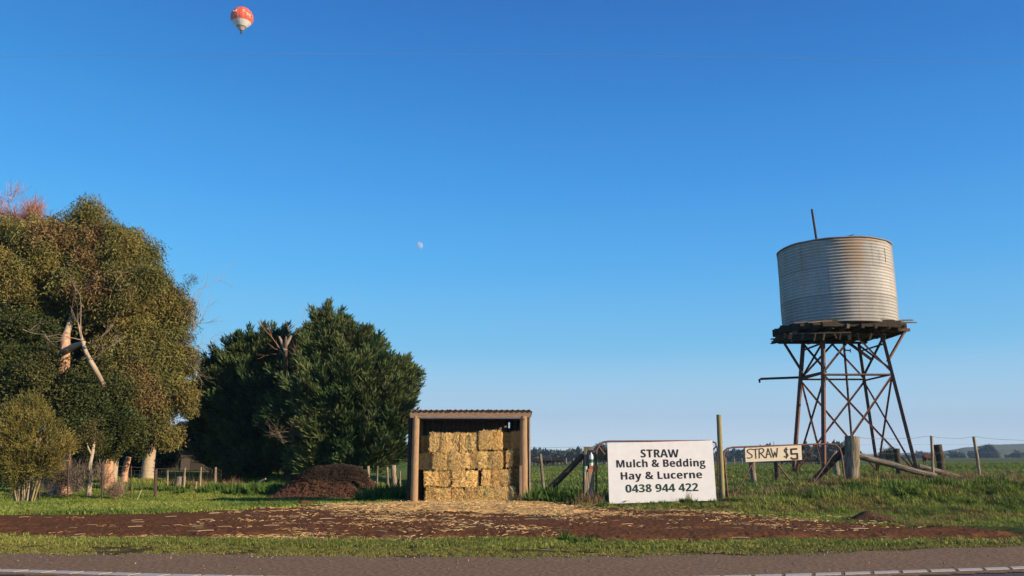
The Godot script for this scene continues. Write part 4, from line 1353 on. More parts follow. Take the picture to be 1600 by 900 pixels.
# ------------------------------------------------------------------ trees on the left
func left_trees() -> void:
	var gum := [Color(0.235, 0.185, 0.060), Color(0.175, 0.165, 0.048), Color(0.125, 0.135, 0.042), Color(0.23, 0.145, 0.065)]
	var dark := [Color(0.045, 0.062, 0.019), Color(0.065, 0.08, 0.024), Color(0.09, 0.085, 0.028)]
	# big gum
	var t := thing("gum_tree", "big eucalypt with domed olive brown crown and orange barked trunk, at left edge", "tree", at(94, 28.0))
	limb(t, "trunk", [at(94, 28.0, 0.2), P(95, 742, 28.0), P(96, 700, 28.2), P(97, 650, 28.5), P(98, 590, 28.6), P(100, 560, 28.6), P(103, 523, 28.7)], [0.42, 0.30, 0.27, 0.24, 0.20, 0.19, 0.14], M.gum_bark)
	limb(t, "trunk", [at(86, 28.2, 0.2), P(86, 742, 28.1), P(88, 715, 28.1), P(80, 660, 28.2)], [0.2, 0.15, 0.13, 0.1], M.gum_bark)
	limb(t, "limb", [P(102, 548, 28.6), P(112, 543, 28.2), P(124, 538, 27.8), P(132, 535, 27.45)], [0.13, 0.11, 0.085, 0.05], M.pale_bark)
	limb(t, "limb", [P(176, 640, 30.5), P(165, 612, 29.4), P(151, 582, 27.8), P(138, 558, 27.4), P(131, 540, 27.3), P(122, 505, 27.4)], [0.12, 0.10, 0.085, 0.075, 0.06, 0.02], M.pale_bark)
	limb(t, "limb", [P(100, 560, 28.7), P(60, 480, 29.5), P(20, 430, 30.0)], [0.12, 0.10, 0.04], M.pale_bark)
	limb(t, "limb", [P(103, 523, 28.7), P(125, 470, 30.2), P(180, 400, 30.6)], [0.12, 0.08, 0.03], M.pale_bark)
	for r in [[128, 528, 118, 490, 1.5], [133, 545, 155, 530, 1.2], [131, 532, 108, 530, 0.8], [142, 562, 175, 548, 0.9], [36, 515, 66, 530, 0.8]]:
		var a := P(r[0], r[1], 27.2)
		twiggy(t, "branch", a, P(r[2], r[3], 27.1) - a, r[4], 0.02, M.grey_bark, 3, 3)
	crown(t, "gum", M.leaf_gum, [[135, 372, 52, 30.0], [70, 395, 58, 29.5], [185, 405, 52, 30.0], [25, 430, 55, 29.0], [95, 440, 62, 30.5], [155, 450, 62, 29.6], [205, 445, 42, 29.0], [60, 480, 45, 30.2], [-20, 400, 60, 29.5], [120, 520, 60, 32.0], [70, 545, 50, 32.0]], 470.0, gum, 0.8, 1.0)
	# right gum
	var t2 := thing("gum_tree", "eucalypt with pale flared trunk and rusty tinged crown, right end of the clump", "tree", at(232, 34.5))
	limb(t2, "trunk", [at(231, 34.5, 0.2), P(231, 738, 34.5), P(233, 715, 34.5), P(235, 690, 34.3), P(228, 620, 33.5), P(215, 540, 32.5)], [0.36, 0.26, 0.235, 0.22, 0.16, 0.08], M.pale_bark)
	limb(t2, "limb", [P(228, 620, 33.5), P(200, 590, 31.0), P(165, 608, 30.2)], [0.10, 0.06, 0.03], M.grey_bark)
	limb(t2, "limb", [P(215, 540, 32.5), P(255, 500, 31.5), P(285, 480, 31.0)], [0.09, 0.06, 0.02], M.grey_bark)
	crown(t2, "gum", M.leaf_gum, [[225, 470, 46, 31.0], [250, 500, 44, 31.5], [215, 530, 52, 31.0], [262, 555, 34, 31.5], [235, 585, 52, 31.2], [190, 560, 45, 30.6], [265, 620, 32, 31.0], [280, 628, 24, 31.0], [228, 645, 40, 31.0], [262, 668, 24, 31.2], [285, 565, 14, 31.5], [200, 620, 40, 30.4], [170, 570, 55, 32.0]], 470.0, gum, 0.8, 1.0)
	for r in [[280, 520, 300, 450, 2.0], [282, 540, 306, 500, 1.6], [280, 590, 305, 540, 1.5], [285, 560, 306, 585, 1.0]]:
		var a := P(r[0], r[1], 31.2)
		twiggy(t2, "branch", a, P(r[2], r[3], 31.2) - a, r[4] * 0.9, 0.022, M.grey_bark, 3, 4)
	crown(t2, "gum", M.leaf_gum, [[298, 446, 18, 31.2], [302, 480, 16, 31.2], [297, 520, 16, 31.2], [303, 560, 12, 31.2]], 60.0, [Color(0.10, 0.10, 0.05), Color(0.12, 0.10, 0.06)], 0.8, 0.6, "wispy_foliage")
	# dark evergreens under the gums
	var t3 := thing("evergreen_tree", "dense dark green tree filling the left edge below the gum crown", "tree", at(40, 29.0))
	limb(t3, "trunk", [at(40, 29.0, 0.2), P(42, 700, 29.0), P(36, 600, 29.0)], [0.2, 0.16, 0.08], M.dark_bark)
	crown(t3, "broad", M.leaf_dark, [[25, 545, 55, 28.6], [55, 600, 50, 28.2], [5, 610, 50, 28.4], [60, 540, 36, 29.0], [20, 500, 34, 29.2], [-30, 560, 60, 28.8]], 640.0, dark, 0.8, 0.85)
	var t4 := thing("evergreen_tree", "dark green shrubby tree in front of the gum trunks with its skirt above bare trunks", "tree", at(166, 30.5))
	limb(t4, "trunk", [at(170, 30.5, 0.2), P(168, 742, 30.5), P(168, 718, 30.5), P(160, 650, 30.0)], [0.30, 0.22, 0.18, 0.08], M.gum_bark)
	limb(t4, "trunk", [at(178, 31.0, 0.2), P(178, 744, 31.0), P(182, 718, 31.0), P(190, 690, 30.8)], [0.14, 0.12, 0.10, 0.06], M.pale_bark)
	crown(t4, "broad", M.leaf_dark, [[125, 630, 42, 28.6], [150, 655, 40, 29.0], [185, 678, 34, 29.8], [112, 665, 30, 28.5], [222, 672, 32, 31.0], [165, 620, 34, 29.2], [145, 590, 26, 29.0], [208, 650, 34, 30.6], [110, 600, 28, 28.4]], 640.0, dark, 0.8, 0.85)
	var t5 := thing("sapling", "thin crooked pale stemmed sapling in front of the bare trunks on the left", "tree", at(139, 27.0))
	limb(t5, "stem", [at(137, 27.0, 0.1), P(141, 750, 27.0), P(140, 730, 27.0), P(145, 705, 27.0), P(148, 680, 27.2)], [0.09, 0.075, 0.06, 0.05, 0.03], M.pale_bark)
	limb(t5, "stem", [P(144, 712, 27.0), P(138, 700, 26.9), P(136, 692, 26.9)], [0.03, 0.025, 0.015], M.pale_bark)
	crown(t5, "broad", M.leaf_dark, [[150, 690, 16, 27.2], [128, 690, 14, 27.0], [140, 672, 18, 27.3]], 300.0, [Color(0.10, 0.085, 0.03), Color(0.07, 0.075, 0.025)], 0.9, 0.6)
	var st := thing("tree_stump", "broken leaning stump with a pale snapped top among the left trunks", "stump", at(195, 33.0))
	limb(st, "stump", [at(194, 33.0, 0.2), P(195, 738, 33.0), P(198, 725, 33.0), P(201, 714, 33.0)], [0.16, 0.13, 0.12, 0.10], M.gum_bark)
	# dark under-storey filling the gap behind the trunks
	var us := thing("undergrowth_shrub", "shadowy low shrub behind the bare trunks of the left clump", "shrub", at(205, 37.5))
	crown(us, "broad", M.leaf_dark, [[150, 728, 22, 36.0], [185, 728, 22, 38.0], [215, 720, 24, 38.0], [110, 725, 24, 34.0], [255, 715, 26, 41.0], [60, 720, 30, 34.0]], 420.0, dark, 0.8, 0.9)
	# olive shrub at the left front
	var sh := thing("willow_shrub", "rounded olive brown shrub with many bare stems at its foot, far left", "shrub", at(38, 24.0))
	for k in 24:
		var px := 38.0 + rng.randf_range(-16, 16)
		var ex := 40.0 + (px - 38.0) * 3.2 + rng.randf_range(-8, 8)
		limb(sh, "stem", [at(px, 24.0 + rng.randf_range(-.2, .2), 0.05), P(lerpf(px, ex, 0.45), 745, 24.0), P(ex, 700 + rng.randf_range(-20, 10), 24.0 + rng.randf_range(-.5, .5))], [0.024, 0.018, 0.009], M.grey_bark if k % 2 else M.treated_post)
	crown(sh, "twigs", M.leaf_gum, [[35, 682, 34, 24.0], [62, 692, 30, 23.8], [10, 698, 34, 24.0], [40, 658, 24, 24.2], [78, 700, 20, 23.9], [4, 668, 28, 24.3], [35, 718, 28, 23.7], [-30, 690, 34, 24.2], [96, 695, 8, 24.2], [66, 724, 18, 23.8], [8, 728, 18, 23.8]], 460.0, [Color(0.27, 0.205, 0.06), Color(0.21, 0.18, 0.05), Color(0.16, 0.15, 0.042)], 0.8, 0.8)
	# pink bare tree behind the crown
	var pk := thing("bare_tree", "leafless tree with pinkish twigs showing above the crown at the top left", "tree", at(-5, 38.0))
	limb(pk, "trunk", [at(-5, 38.0, 0.2), P(0, 600, 38.0), P(4, 420, 38.0), P(8, 350, 38.0)], [0.3, 0.2, 0.12, 0.05], M.dark_bark)
	crown(pk, "bare", M.leaf_gum, [[5, 340, 30, 38.0], [35, 350, 24, 38.0], [-25, 345, 40, 38.0], [8, 322, 18, 38.0], [-12, 315, 18, 38.0], [48, 348, 12, 38.0]], 170.0, [Color(0.42, 0.19, 0.13), Color(0.36, 0.20, 0.15)], 0.8, 1.3)
	# bare thicket around the sapling and the trunk feet
	var th := thing("bramble", "grey tangle of bare thin canes around the foot of the orange trunk", "shrub", at(115, 26.8))
	crown(th, "bare", M.leaf_gum, [[85, 755, 16, 26.8], [110, 752, 18, 26.7], [135, 758, 14, 26.4], [60, 762, 12, 26.0], [155, 755, 12, 26.8]], 420.0, [Color(0.13, 0.105, 0.085), Color(0.20, 0.16, 0.12)], 0.7, 0.75)

func cypresses() -> void:
	var cy := [Color(0.050, 0.088, 0.034), Color(0.072, 0.115, 0.040), Color(0.118, 0.148, 0.050), Color(0.088, 0.122, 0.046)]
	var t := thing("cypress_tree", "broad cypress with feathery sprays and a ragged pointed top, behind the hay shed", "tree", at(520, 34.5))
	limb(t, "trunk", [at(520, 35.0, 0.2), P(520, 700, 35.0), P(515, 600, 35.0), P(511, 500, 35.0)], [0.5, 0.38, 0.25, 0.06], M.dark_bark)
	crown(t, "cypress", M.needle, [[514, 562, 30, 34.5], [545, 598, 54, 34.2], [500, 614, 54, 34.0], [574, 618, 44, 34.0], [530, 650, 70, 33.0], [582, 662, 50, 33.2], [480, 668, 46, 33.4], [604, 652, 28, 33.4], [560, 705, 48, 32.8], [600, 704, 36, 33.0], [510, 708, 42, 33.0], [566, 582, 16, 34.5], [604, 608, 18, 34.0], [620, 632, 11, 33.4]], 190.0, cy, 0.75, 1.35, "crown", -0.3)
	crown(t, "cypress", M.needle, [[512, 520, 9, 35.0, 3.0], [512, 540, 18, 35.0, 2.0], [495, 542, 9, 34.8, 3.0], [530, 545, 10, 34.8, 3.0], [560, 558, 9, 34.6, 3.0], [594, 588, 9, 34.2, 3.0], [618, 618, 7, 33.8, 3.0], [632, 655, 6, 33.4, 3.0], [476, 560, 9, 34.6, 3.0]], 200.0, cy, 0.8, 1.25, "crown_top", -0.6)
	for r in [[452, 705, 440, 680, 1.2], [468, 700, 455, 675, 1.2], [482, 705, 478, 675, 1.0]]:
		var a := P(r[0], r[1], 32.2)
		twiggy(t, "dead_branch", a, P(r[2], r[3], 31.3) - a, r[4], 0.016, M.grey_bark, 2, 5)
	var da := P(506, 588, 33.0)
	twiggy(t, "dead_branch", da, P(478, 558, 32.4) - da, 1.2, 0.016, M.gum_bark, 2, 5)
	var t2 := thing("cypress_tree", "darker squat cypress standing left of the pointed one", "tree", at(385, 36.5))
	limb(t2, "trunk", [at(385, 36.8, 0.2), P(385, 690, 36.8), P(390, 600, 36.8), P(400, 545, 36.8)], [0.45, 0.35, 0.22, 0.06], M.dark_bark)
	crown(t2, "cypress", M.needle, [[395, 592, 44, 36.5], [370, 618, 46, 36.2], [425, 598, 42, 36.0], [354, 662, 38, 36.3], [400, 664, 66, 35.6], [440, 645, 52, 35.4], [350, 704, 32, 36.5], [390, 715, 50, 36.0], [435, 705, 48, 35.4], [418, 566, 26, 36.5], [346, 634, 20, 36.4], [455, 606, 34, 35.8]], 190.0, cy, 0.75, 1.35, "crown", -0.3)
	var dt := thing("dead_tree", "bleached dead trunk with a splintered top rising between the two cypresses", "tree", at(448, 34.6))
	limb(dt, "trunk", [at(452, 34.6, 0.2), P(449, 680, 34.6), P(447, 620, 35.0), P(446, 585, 33.0), P(446, 545, 32.0), P(447, 526, 32.0)], [0.20, 0.16, 0.12, 0.10, 0.08, 0.03], M.dark_bark)
	limb(dt, "snag", [P(446, 548, 32.0), P(440, 535, 32.0), P(436, 526, 32.0)], [0.08, 0.06, 0.03], M.grey_bark)
	limb(dt, "snag", [P(446, 540, 32.0), P(452, 530, 32.0), P(455, 524, 32.0)], [0.08, 0.06, 0.03], M.grey_bark)
	for r in [[447, 532, 470, 525, 1.0], [446, 560, 430, 535, 1.2]]:
		var a := P(r[0], r[1], 34.0)
		twiggy(dt, "twigs", a, P(r[2], r[3], 34.0) - a, r[4], 0.02, M.gum_bark, 2, 4)

# ------------------------------------------------------------------ yard on the left
func left_yard() -> void:
	# dark farm building behind the trees
	var b0 := at(300, 50.0)
	var t := thing("farm_building", "dark old farm building with a grey hipped iron roof between the gum and the cypresses", "building", b0)
	var y1 := P(300, 703, 50.0).y - b0.y
	var xl := P(215, 720, 50.0).x - b0.x
	var xr := P(372, 720, 50.0).x - b0.x
	var mb := MB.new()
	mb.box(Vector3((xl + xr) / 2, y1 / 2 - 0.2, -3.0), Vector3(xr - xl, y1 + 0.4, 6.0))
	put("wall", mb.mesh(), M.dark_wood, t)
	mb = MB.new()
	var er := P(306, 683, 50.0) - b0
	var ea := Vector3(xl - 0.3, y1, 0.4)
	var eb := Vector3(xr + 0.3, y1, 0.4)
	var ra := Vector3(xl + 2.5, P(270, 658, 53.0).y - b0.y, -3.0)
	var rb := Vector3(P(283, 662, 53.0).x - b0.x, ra.y, -3.0)
	var ec := Vector3(xr + 0.3, y1, -6.4)
	var ed := Vector3(xl - 0.3, y1, -6.4)
	mb.quad(ea, ra, rb, eb); mb.tri(eb, rb, ec); mb.quad(ec, rb, ra, ed); mb.tri(ed, ra, ea); mb.quad(ea, eb, ec, ed)
	put("roof", mb.mesh(), M.old_iron, t)
	for k in [[298, 716, 316, 735, "dark_wood"], [317, 716, 334, 724, "dark_bark"], [317, 726, 334, 735, "dark_bark"], [283, 716, 296, 735, "dark_bark"]]:
		var a := P(k[0], k[1], 49.9) - b0
		var c := P(k[2], k[3], 49.9) - b0
		mb = MB.new()
		mb.box(Vector3((a.x + c.x) / 2, (a.y + c.y) / 2, 0.05), Vector3(c.x - a.x, a.y - c.y, 0.06))
		put("wall_panel" if k[4] != "dark_wood" else "door", mb.mesh(), M[k[4]], t)
	# shrub and dry grass before it
	var sh := thing("garden_shrub", "rounded green shrub at the foot of the darker cypress", "shrub", at(352, 33.5))
	crown(sh, "broad", M.leaf_dark, [[352, 733, 17, 33.5], [362, 730, 14, 33.6], [342, 738, 12, 33.3]], 460.0, [Color(0.06, 0.075, 0.025), Color(0.09, 0.095, 0.035)], 0.8, 0.7)
	# wire netting fence in front of the building
	var ft := thing("netting_fence", "low wire netting fence with thin leaning stakes before the dark building", "fence", at(290, 31.0))
	for r in [[289, 731, 287, 30.8, 0.04], [314, 730, 312.5, 31.0, 0.04], [337, 730, 336, 31.2, 0.045], [307, 752, 304.5, 30.0, 0.03], [262, 735, 262, 31.0, 0.03]]:
		rod("stake", at(r[2], r[3], 0.1) - ft.position, P(r[0], r[1], r[3]) - ft.position, r[4], r[4] * 0.9, M.pale_wood, ft, 6, 0.15)
	netting(ft, 246, 345, 734, 752, 31.1)
	wire("wire", sag(P(180, 728, 30.5) - ft.position, P(289, 733, 30.8) - ft.position, 0.02), 0.004, M.wire_steel, ft)
	# star pickets of the front fence
	post("black fence post with a thickened foot standing in the lawn left of the mulch heap", 243.5, 733, 242.5, 27.2, 0.055, M.rust_dark, "iron_post", 8, 0.1)
	var ft2 := thing("netting_fence", "rusty picket and netting fence in front of the bare trunks on the left", "fence", at(160, 25.6))
	for r in [[160, 722, 160, 25.6, 0.028], [205, 728, 205, 26.4, 0.026], [107, 716, 106, 25.6, 0.03], [62, 720, 62, 25.4, 0.03]]:
		rod("picket", at(r[2], r[3], 0.1) - ft2.position, P(r[0], r[1], r[3]) - ft2.position, r[4] * 0.8, r[4] * 0.8, M.rust_dark, ft2, 5)
	netting(ft2, 20, 240, 735, 772, 25.9)
	# tree-stump block and sticks in the lawn
	var o := put("cut_log", rod_mesh(0.5, 0.2, 0.18, 12, 0.2, 4), M.grey_bark, self, Transform3D(Basis(Vector3.FORWARD, 0.12), at(279, 31.5, 0.1)))
	tag(o, "short pale stump in the grass behind the netting fence", "stump")
	var hp := thing("dead_fern", "brown clump of dead stalks in the lawn between the two thin pickets", "plant", at(190, 26.3))
	crown(hp, "bare", M.leaf_gum, [[188, 768, 7, 26.3], [198, 769, 6, 26.3], [180, 770, 5, 26.3]], 2600.0, [Color(0.30, 0.19, 0.13), Color(0.36, 0.26, 0.17)], 0.8, 0.55)
	o = rod("stick", at(213, 26.0, -0.03), P(221, 766, 26.0), 0.02, 0.015, M.pale_bark, self, 5)
	tag(o, "pale fallen stick lying beside the brown dead clump", "stick")
	# mulch heap
	var c := at(513, 28.8)
	var mh := thing("mulch_heap", "dark heap of mulch, browner and paler towards its foot, left of the hay shed", "heap", c)
	mb = MB.new()
	var rx := P(600, 770, 28.8).x - P(432, 770, 28.8).x
	var top := P(520, 727, 28.8).y - c.y
	var hgt := func(x: float, z: float) -> float:
		var u := x / (rx * 0.5)
		var prof := ss(1.08, 0.45, u) * ss(-1.15, -0.15, u)
		return top * prof * ss(1.0, 0.15, absf(z) / 2.0) * (1.0 + 0.12 * nf.get_noise_2d(x * 2.0, z * 2.0)) + 0.03 * nf.get_noise_2d(x * 8.0, z * 8.0)
	mb.grid(90, 60, func(k, j):
		var x = (k / 89.0 - 0.5) * rx * 1.15
		var z = (j / 59.0 - 0.5) * 4.4
		return [Vector3(x, hgt.call(x, -z) - 0.05, -z)], true)
	put("heap", mb.mesh(), M.mulch, mh)
	var xs := []
	var cs := PackedColorArray()
	var chip := MB.new()
	for k in 8:
		var p := v3r() * Vector3(0.12, 0.03, 0.12)
		chip.col = Color.WHITE * rng.randf_range(0.6, 1.3)
		chip.box(p, Vector3(rng.randf_range(0.025, 0.07), 0.01, rng.randf_range(0.012, 0.03)), Basis(v3r().normalized(), rng.randf_range(0, 1.2)) * Basis(Vector3.UP, rng.randf() * TAU))
	for k in 4200:
		var x := rng.randf_range(-0.56, 0.56) * rx
		var z := rng.randf_range(-0.4, 2.1)
		var y: float = hgt.call(x, z)
		var low := y / top
		if low < 0.03 and rng.randf() < 0.7: continue
		xs.append(Transform3D(Basis(Vector3.UP, rng.randf() * TAU), Vector3(x, y - 0.03, z)))
		var foot_tone := clampf(1.0 - ss(0.45, 0.62, low + 0.2 * nf.get_noise_2d(x * 3.0, z * 3.0)), 0, 1)
		cs.append(Color(0.048, 0.032, 0.022).lerp(Color(0.20, 0.098, 0.058), foot_tone * rng.randf_range(0.4, 1.0)))  # chips darker towards the top of the heap, browner below
	many("bark_chips", chip.mesh(), M.straw, xs, cs, mh)
	# old pickets between the heap and the shed
	for r in [[614, 727, 620, 27.0, 0.085, "pale_wood", "broad pale split picket leaning left beside the hay shed"], [605, 730, 608, 28.0, 0.035, "pale_wood", "slim pale picket second left of the hay shed"], [625, 736, 626, 28.5, 0.03, "pale_wood", "short slim picket close to the hay shed wall"], [590, 728, 589, 29.0, 0.03, "grey_wood", "slim grey picket behind the right end of the mulch heap"], [575, 728, 578, 29.5, 0.05, "pale_wood", "pale picket just above the mulch heap"], [565, 729, 566, 30.0, 0.03, "grey_wood", "thin grey picket behind the top of the mulch heap"]]:
		post(r[6], r[0], r[1], r[2], r[3], r[4], M[r[5]], "old_picket", 6, 0.25)
	o = rod("fallen_branch", at(394, 31.0, -0.12), P(415, 748, 30.8), 0.05, 0.03, M.pale_bark, self, 6, 0.3)
	tag(o, "pale fallen branch in the weeds under the cypresses", "branch")

# ------------------------------------------------------------------ cattle
func cow_mesh(graze: bool) -> ArrayMesh:
	var mb := MB.new()
	mb.tube([Vector3(-0.82, 0.98, 0), Vector3(-0.78, 0.98, 0), Vector3(-0.4, 0.95, 0), Vector3(0.1, 0.9, 0), Vector3(0.5, 0.98, 0), Vector3(0.78, 1.08, 0), Vector3(0.84, 1.1, 0)], [0.14, 0.27, 0.34, 0.38, 0.34, 0.24, 0.12], 12)
	var hd := Vector3(1.28, 0.35, 0) if graze else Vector3(1.25, 1.38, 0)
	var nk := Vector3(0.78, 1.1, 0)
	mb.tube([nk, nk.lerp(hd, 0.55), hd], [0.22, 0.17, 0.14], 10)
	var sn := hd + (Vector3(0.14, -0.27, 0) if graze else Vector3(0.32, -0.16, 0))
	mb.tube([hd - (sn - hd) * 0.3, hd, sn], [0.11, 0.14, 0.075], 10)
	for s in [-1, 1]:
		mb.tube([hd + Vector3(0, 0.06, 0.1 * s), hd + Vector3(-0.05, 0.1, 0.26 * s)], [0.05, 0.015], 5)
		mb.tube([Vector3(0.58, 0.85, 0.17 * s), Vector3(0.56, 0.45, 0.17 * s), Vector3(0.57, 0.0, 0.17 * s)], [0.13, 0.07, 0.05], 8)
		mb.tube([Vector3(-0.6, 0.95, 0.17 * s), Vector3(-0.52, 0.68, 0.18 * s), Vector3(-0.70, 0.42, 0.18 * s), Vector3(-0.66, 0.0, 0.18 * s)], [0.2, 0.13, 0.07, 0.05], 8)
	mb.tube([Vector3(-0.80, 1.15, 0), Vector3(-0.92, 0.9, 0), Vector3(-0.92, 0.45, 0)], [0.04, 0.03, 0.05], 6)
	return mb.mesh()

func animals() -> void:
	var a := cow_mesh(true)
	var b := cow_mesh(false)
	var list := [[840, 150.0, 0.1, true], [852, 150.0, 2.9, true], [859, 148.0, 0.4, false], [866, 152.0, 3.3, true], [872, 147.0, 0.0, true], [1226, 160.0, 0.2, true], [1234, 155.0, 3.0, true], [1243, 165.0, 0.5, true], [1255, 150.0, 2.7, true], [1263, 150.0, 0.1, false], [1270, 158.0, 0.0, true], [1290, 170.0, 3.1, true], [1279, 145.0, 1.2, true]]
	var lab := ["leftmost dark cow grazing in the far paddock beside the hay shed", "dark cow grazing second from the left beside the hay shed", "dark cow with raised head in the herd right of the hay shed", "dark cow fourth from the left in the herd beside the hay shed", "rightmost dark cow of the herd seen above the sloping log", "dark cow far behind the left part of the price board gate", "dark cow grazing far behind the price board", "dark cow at the back of the herd behind the price board", "dark cow just right of the price board, far off", "dark cow with raised head far behind the tank stand's left legs", "dark cow grazing between the tank stand's left legs", "dark cow grazing left of the strainer post, far off", "dark cow seen end on behind the tank stand"]
	for k in list.size():
		var r = list[k]
		var g := at(r[0], r[1])
		var o := put("cow", a if r[3] else b, M.hide, self, Transform3D(Basis(Vector3.UP, r[2]), g))
		tag(o, lab[k], "cow", "cattle grazing in the far paddock")
	var g2 := at(1453, 105.0)
	var br := put("cow", b, M.hide_brown, self, Transform3D(Basis(Vector3.UP, 0.15), g2))
	tag(br, "reddish brown cow alone in the right paddock beside the slim picket", "cow", "cattle grazing in the far paddock")

# ------------------------------------------------------------------ balloon, moon, cable
func balloon_and_moon() -> void:
	var D := 420.0
	var u := D / F / 0.99 / 0.92      # metres per pixel there
	var c := P(378, 29, D)
	var t := thing("hot_air_balloon", "red hot air balloon with a white lower band high in the left sky", "hot air balloon", c)
	var prof := [[0.6, 17.8], [6.0, 17.0], [10.5, 14.5], [14.2, 10.5], [16.4, 5.5], [17.0, 1.0], [16.4, -3.0], [14.2, -7.0], [11.6, -10.0], [9.4, -12.4], [7.4, -14.4], [6.4, -15.6], [2.4, -20.2]]
	var part := func(called: String, i0: int, i1: int, ca: Color, cb: Color) -> void:
		var mb := MB.new()
		var rows := (i1 - i0) * 3 + 1
		mb.grid(97, rows, func(k, j):
			var f: float = i0 + j / 3.0
			var q := int(f)
			var g := f - q
			var e = prof[mini(q + 1, prof.size() - 1)]
			var r: float = lerpf(prof[q][0], e[0], g)
			var y: float = lerpf(prof[q][1], e[1], g)
			var a = TAU * k / 96.0
			r *= 1.0 + 0.02 * absf(sin(a * 12.0))
			return [Vector3(cos(a) * r * u, y * u, sin(a) * r * u), ca if int(k / 4) % 2 else cb], false)
		put(called, mb.mesh(), M.straw, t)
	part.call("envelope", 0, 7, Color(0.62, 0.075, 0.03), Color(0.68, 0.13, 0.055))
	part.call("white_band", 7, 10, Color(0.72, 0.70, 0.66), Color(0.70, 0.68, 0.65))
	part.call("dark_ring", 10, 11, Color(0.10, 0.09, 0.085), Color(0.12, 0.10, 0.09))
	part.call("scoop", 11, 12, Color(0.42, 0.33, 0.27), Color(0.45, 0.36, 0.3))
	# pale lettering, too far to read: small strokes on the cloth
	var surf := func(ax: float, y: float) -> Vector3:   # ax: pixels right of the middle
		var r := 17.0
		for k in prof.size() - 1:
			if y <= prof[k][1] and y >= prof[k + 1][1]:
				r = lerpf(prof[k + 1][0], prof[k][0], (y - prof[k + 1][1]) / (prof[k][1] - prof[k + 1][1]))
		r += 0.5
		return Vector3(ax, y, sqrt(maxf(0.0, r * r - ax * ax))) * u
	for s in [[[-9, 6.5], [-9.3, 2.5]], [[-6, 7.0], [-4, 6.6], [-4, 4.6], [-6, 4.6]], [[-4, 4.6], [-4.4, 2.6]], [[-7.5, 5.0], [-7.3, 2.8]],
			[[9.6, 7.0], [6.4, 6.6], [6.2, 3.4], [9.4, 3.0]], [[10.4, 3.6], [12.4, 1.6], [12.6, -1.2], [10.6, 0.4]], [[13.2, 1.6], [14.6, -0.8], [15.4, -3.4]], [[14.4, 2.6], [15.9, 0.6]]]:
		var pts := []
		for p in s: pts.append(surf.call(p[0], p[1]))
		wire("lettering", pts, 0.62 * u, plain("cloth_white", L(0.75, 0.68, 0.60), 0.8), t)
	var mb3 := MB.new()
	mb3.box(Vector3(0.3, -24.0, 0) * u, Vector3(3.0, 2.6, 3.0) * u, Basis.IDENTITY, 0.2 * u)
	put("basket", mb3.mesh(), M.dark_wood, t)
	for s in [[-1, -1], [1, -1], [-1, 1], [1, 1]]:
		rod("rope", Vector3(0.3 + s[0] * 1.3, -22.8, s[1] * 1.3) * u, Vector3(s[0] * 1.7, -20.2, s[1] * 1.7) * u, 0.05, 0.05, M.dark_wood, t, 4)
	# the moon by day: the sunlit half of a sphere, pale behind the air
	var md := 900.0
	var mr := 6.6 * md / F
	var mc := P(654.5, 384, md)
	var sa := deg_to_rad(SUN_AZ)
	var se := deg_to_rad(SUN_EL)
	var to_sun := Vector3(sin(sa) * cos(se), sin(se), -cos(sa) * cos(se))
	var bm := along(Vector3.ZERO, to_sun).basis
	var ml := MB.new()
	ml.grid(49, 13, func(k, j):
		var la: float = PI / 2 * j / 12.0
		var lo: float = TAU * (k % 48) / 48.0
		return [bm * Vector3(cos(lo) * cos(la), sin(la), sin(lo) * cos(la)) * mr], true)
	var mm := StandardMaterial3D.new()
	mm.resource_name = "moon"
	mm.albedo_texture = noise_tex(5, 0.012, L(0.40, 0.40, 0.40), L(0.85, 0.85, 0.83))
	mm.uv1_triplanar = true
	mm.uv1_scale = Vector3.ONE * 0.12
	mm.roughness = 1.0
	mm.metallic_specular = 0.0
	mm.transparency = BaseMaterial3D.TRANSPARENCY_ALPHA
	mm.albedo_color = Color(1, 1, 1, 0.3)
	var o := put("moon", ml.mesh(), mm, self, Transform3D(Basis.IDENTITY, mc))
	tag(o, "pale gibbous daytime moon low in the blue sky above the cypresses", "moon")
	# overhead cable crossing the whole sky
	var pts2 := []
	for k in 33:
		var px := -200.0 + k * 62.5
		pts2.append(P(px, tab([[-200, 91.0], [0, 88.0], [400, 84.5], [800, 83.5], [1200, 90.0], [1600, 98.5], [1800, 103.5]], px), 15.0))
	var cb := wire("overhead_cable", pts2, 0.0026, M.cable_grey)
	tag(cb, "thin overhead cable crossing the sky from edge to edge", "cable")

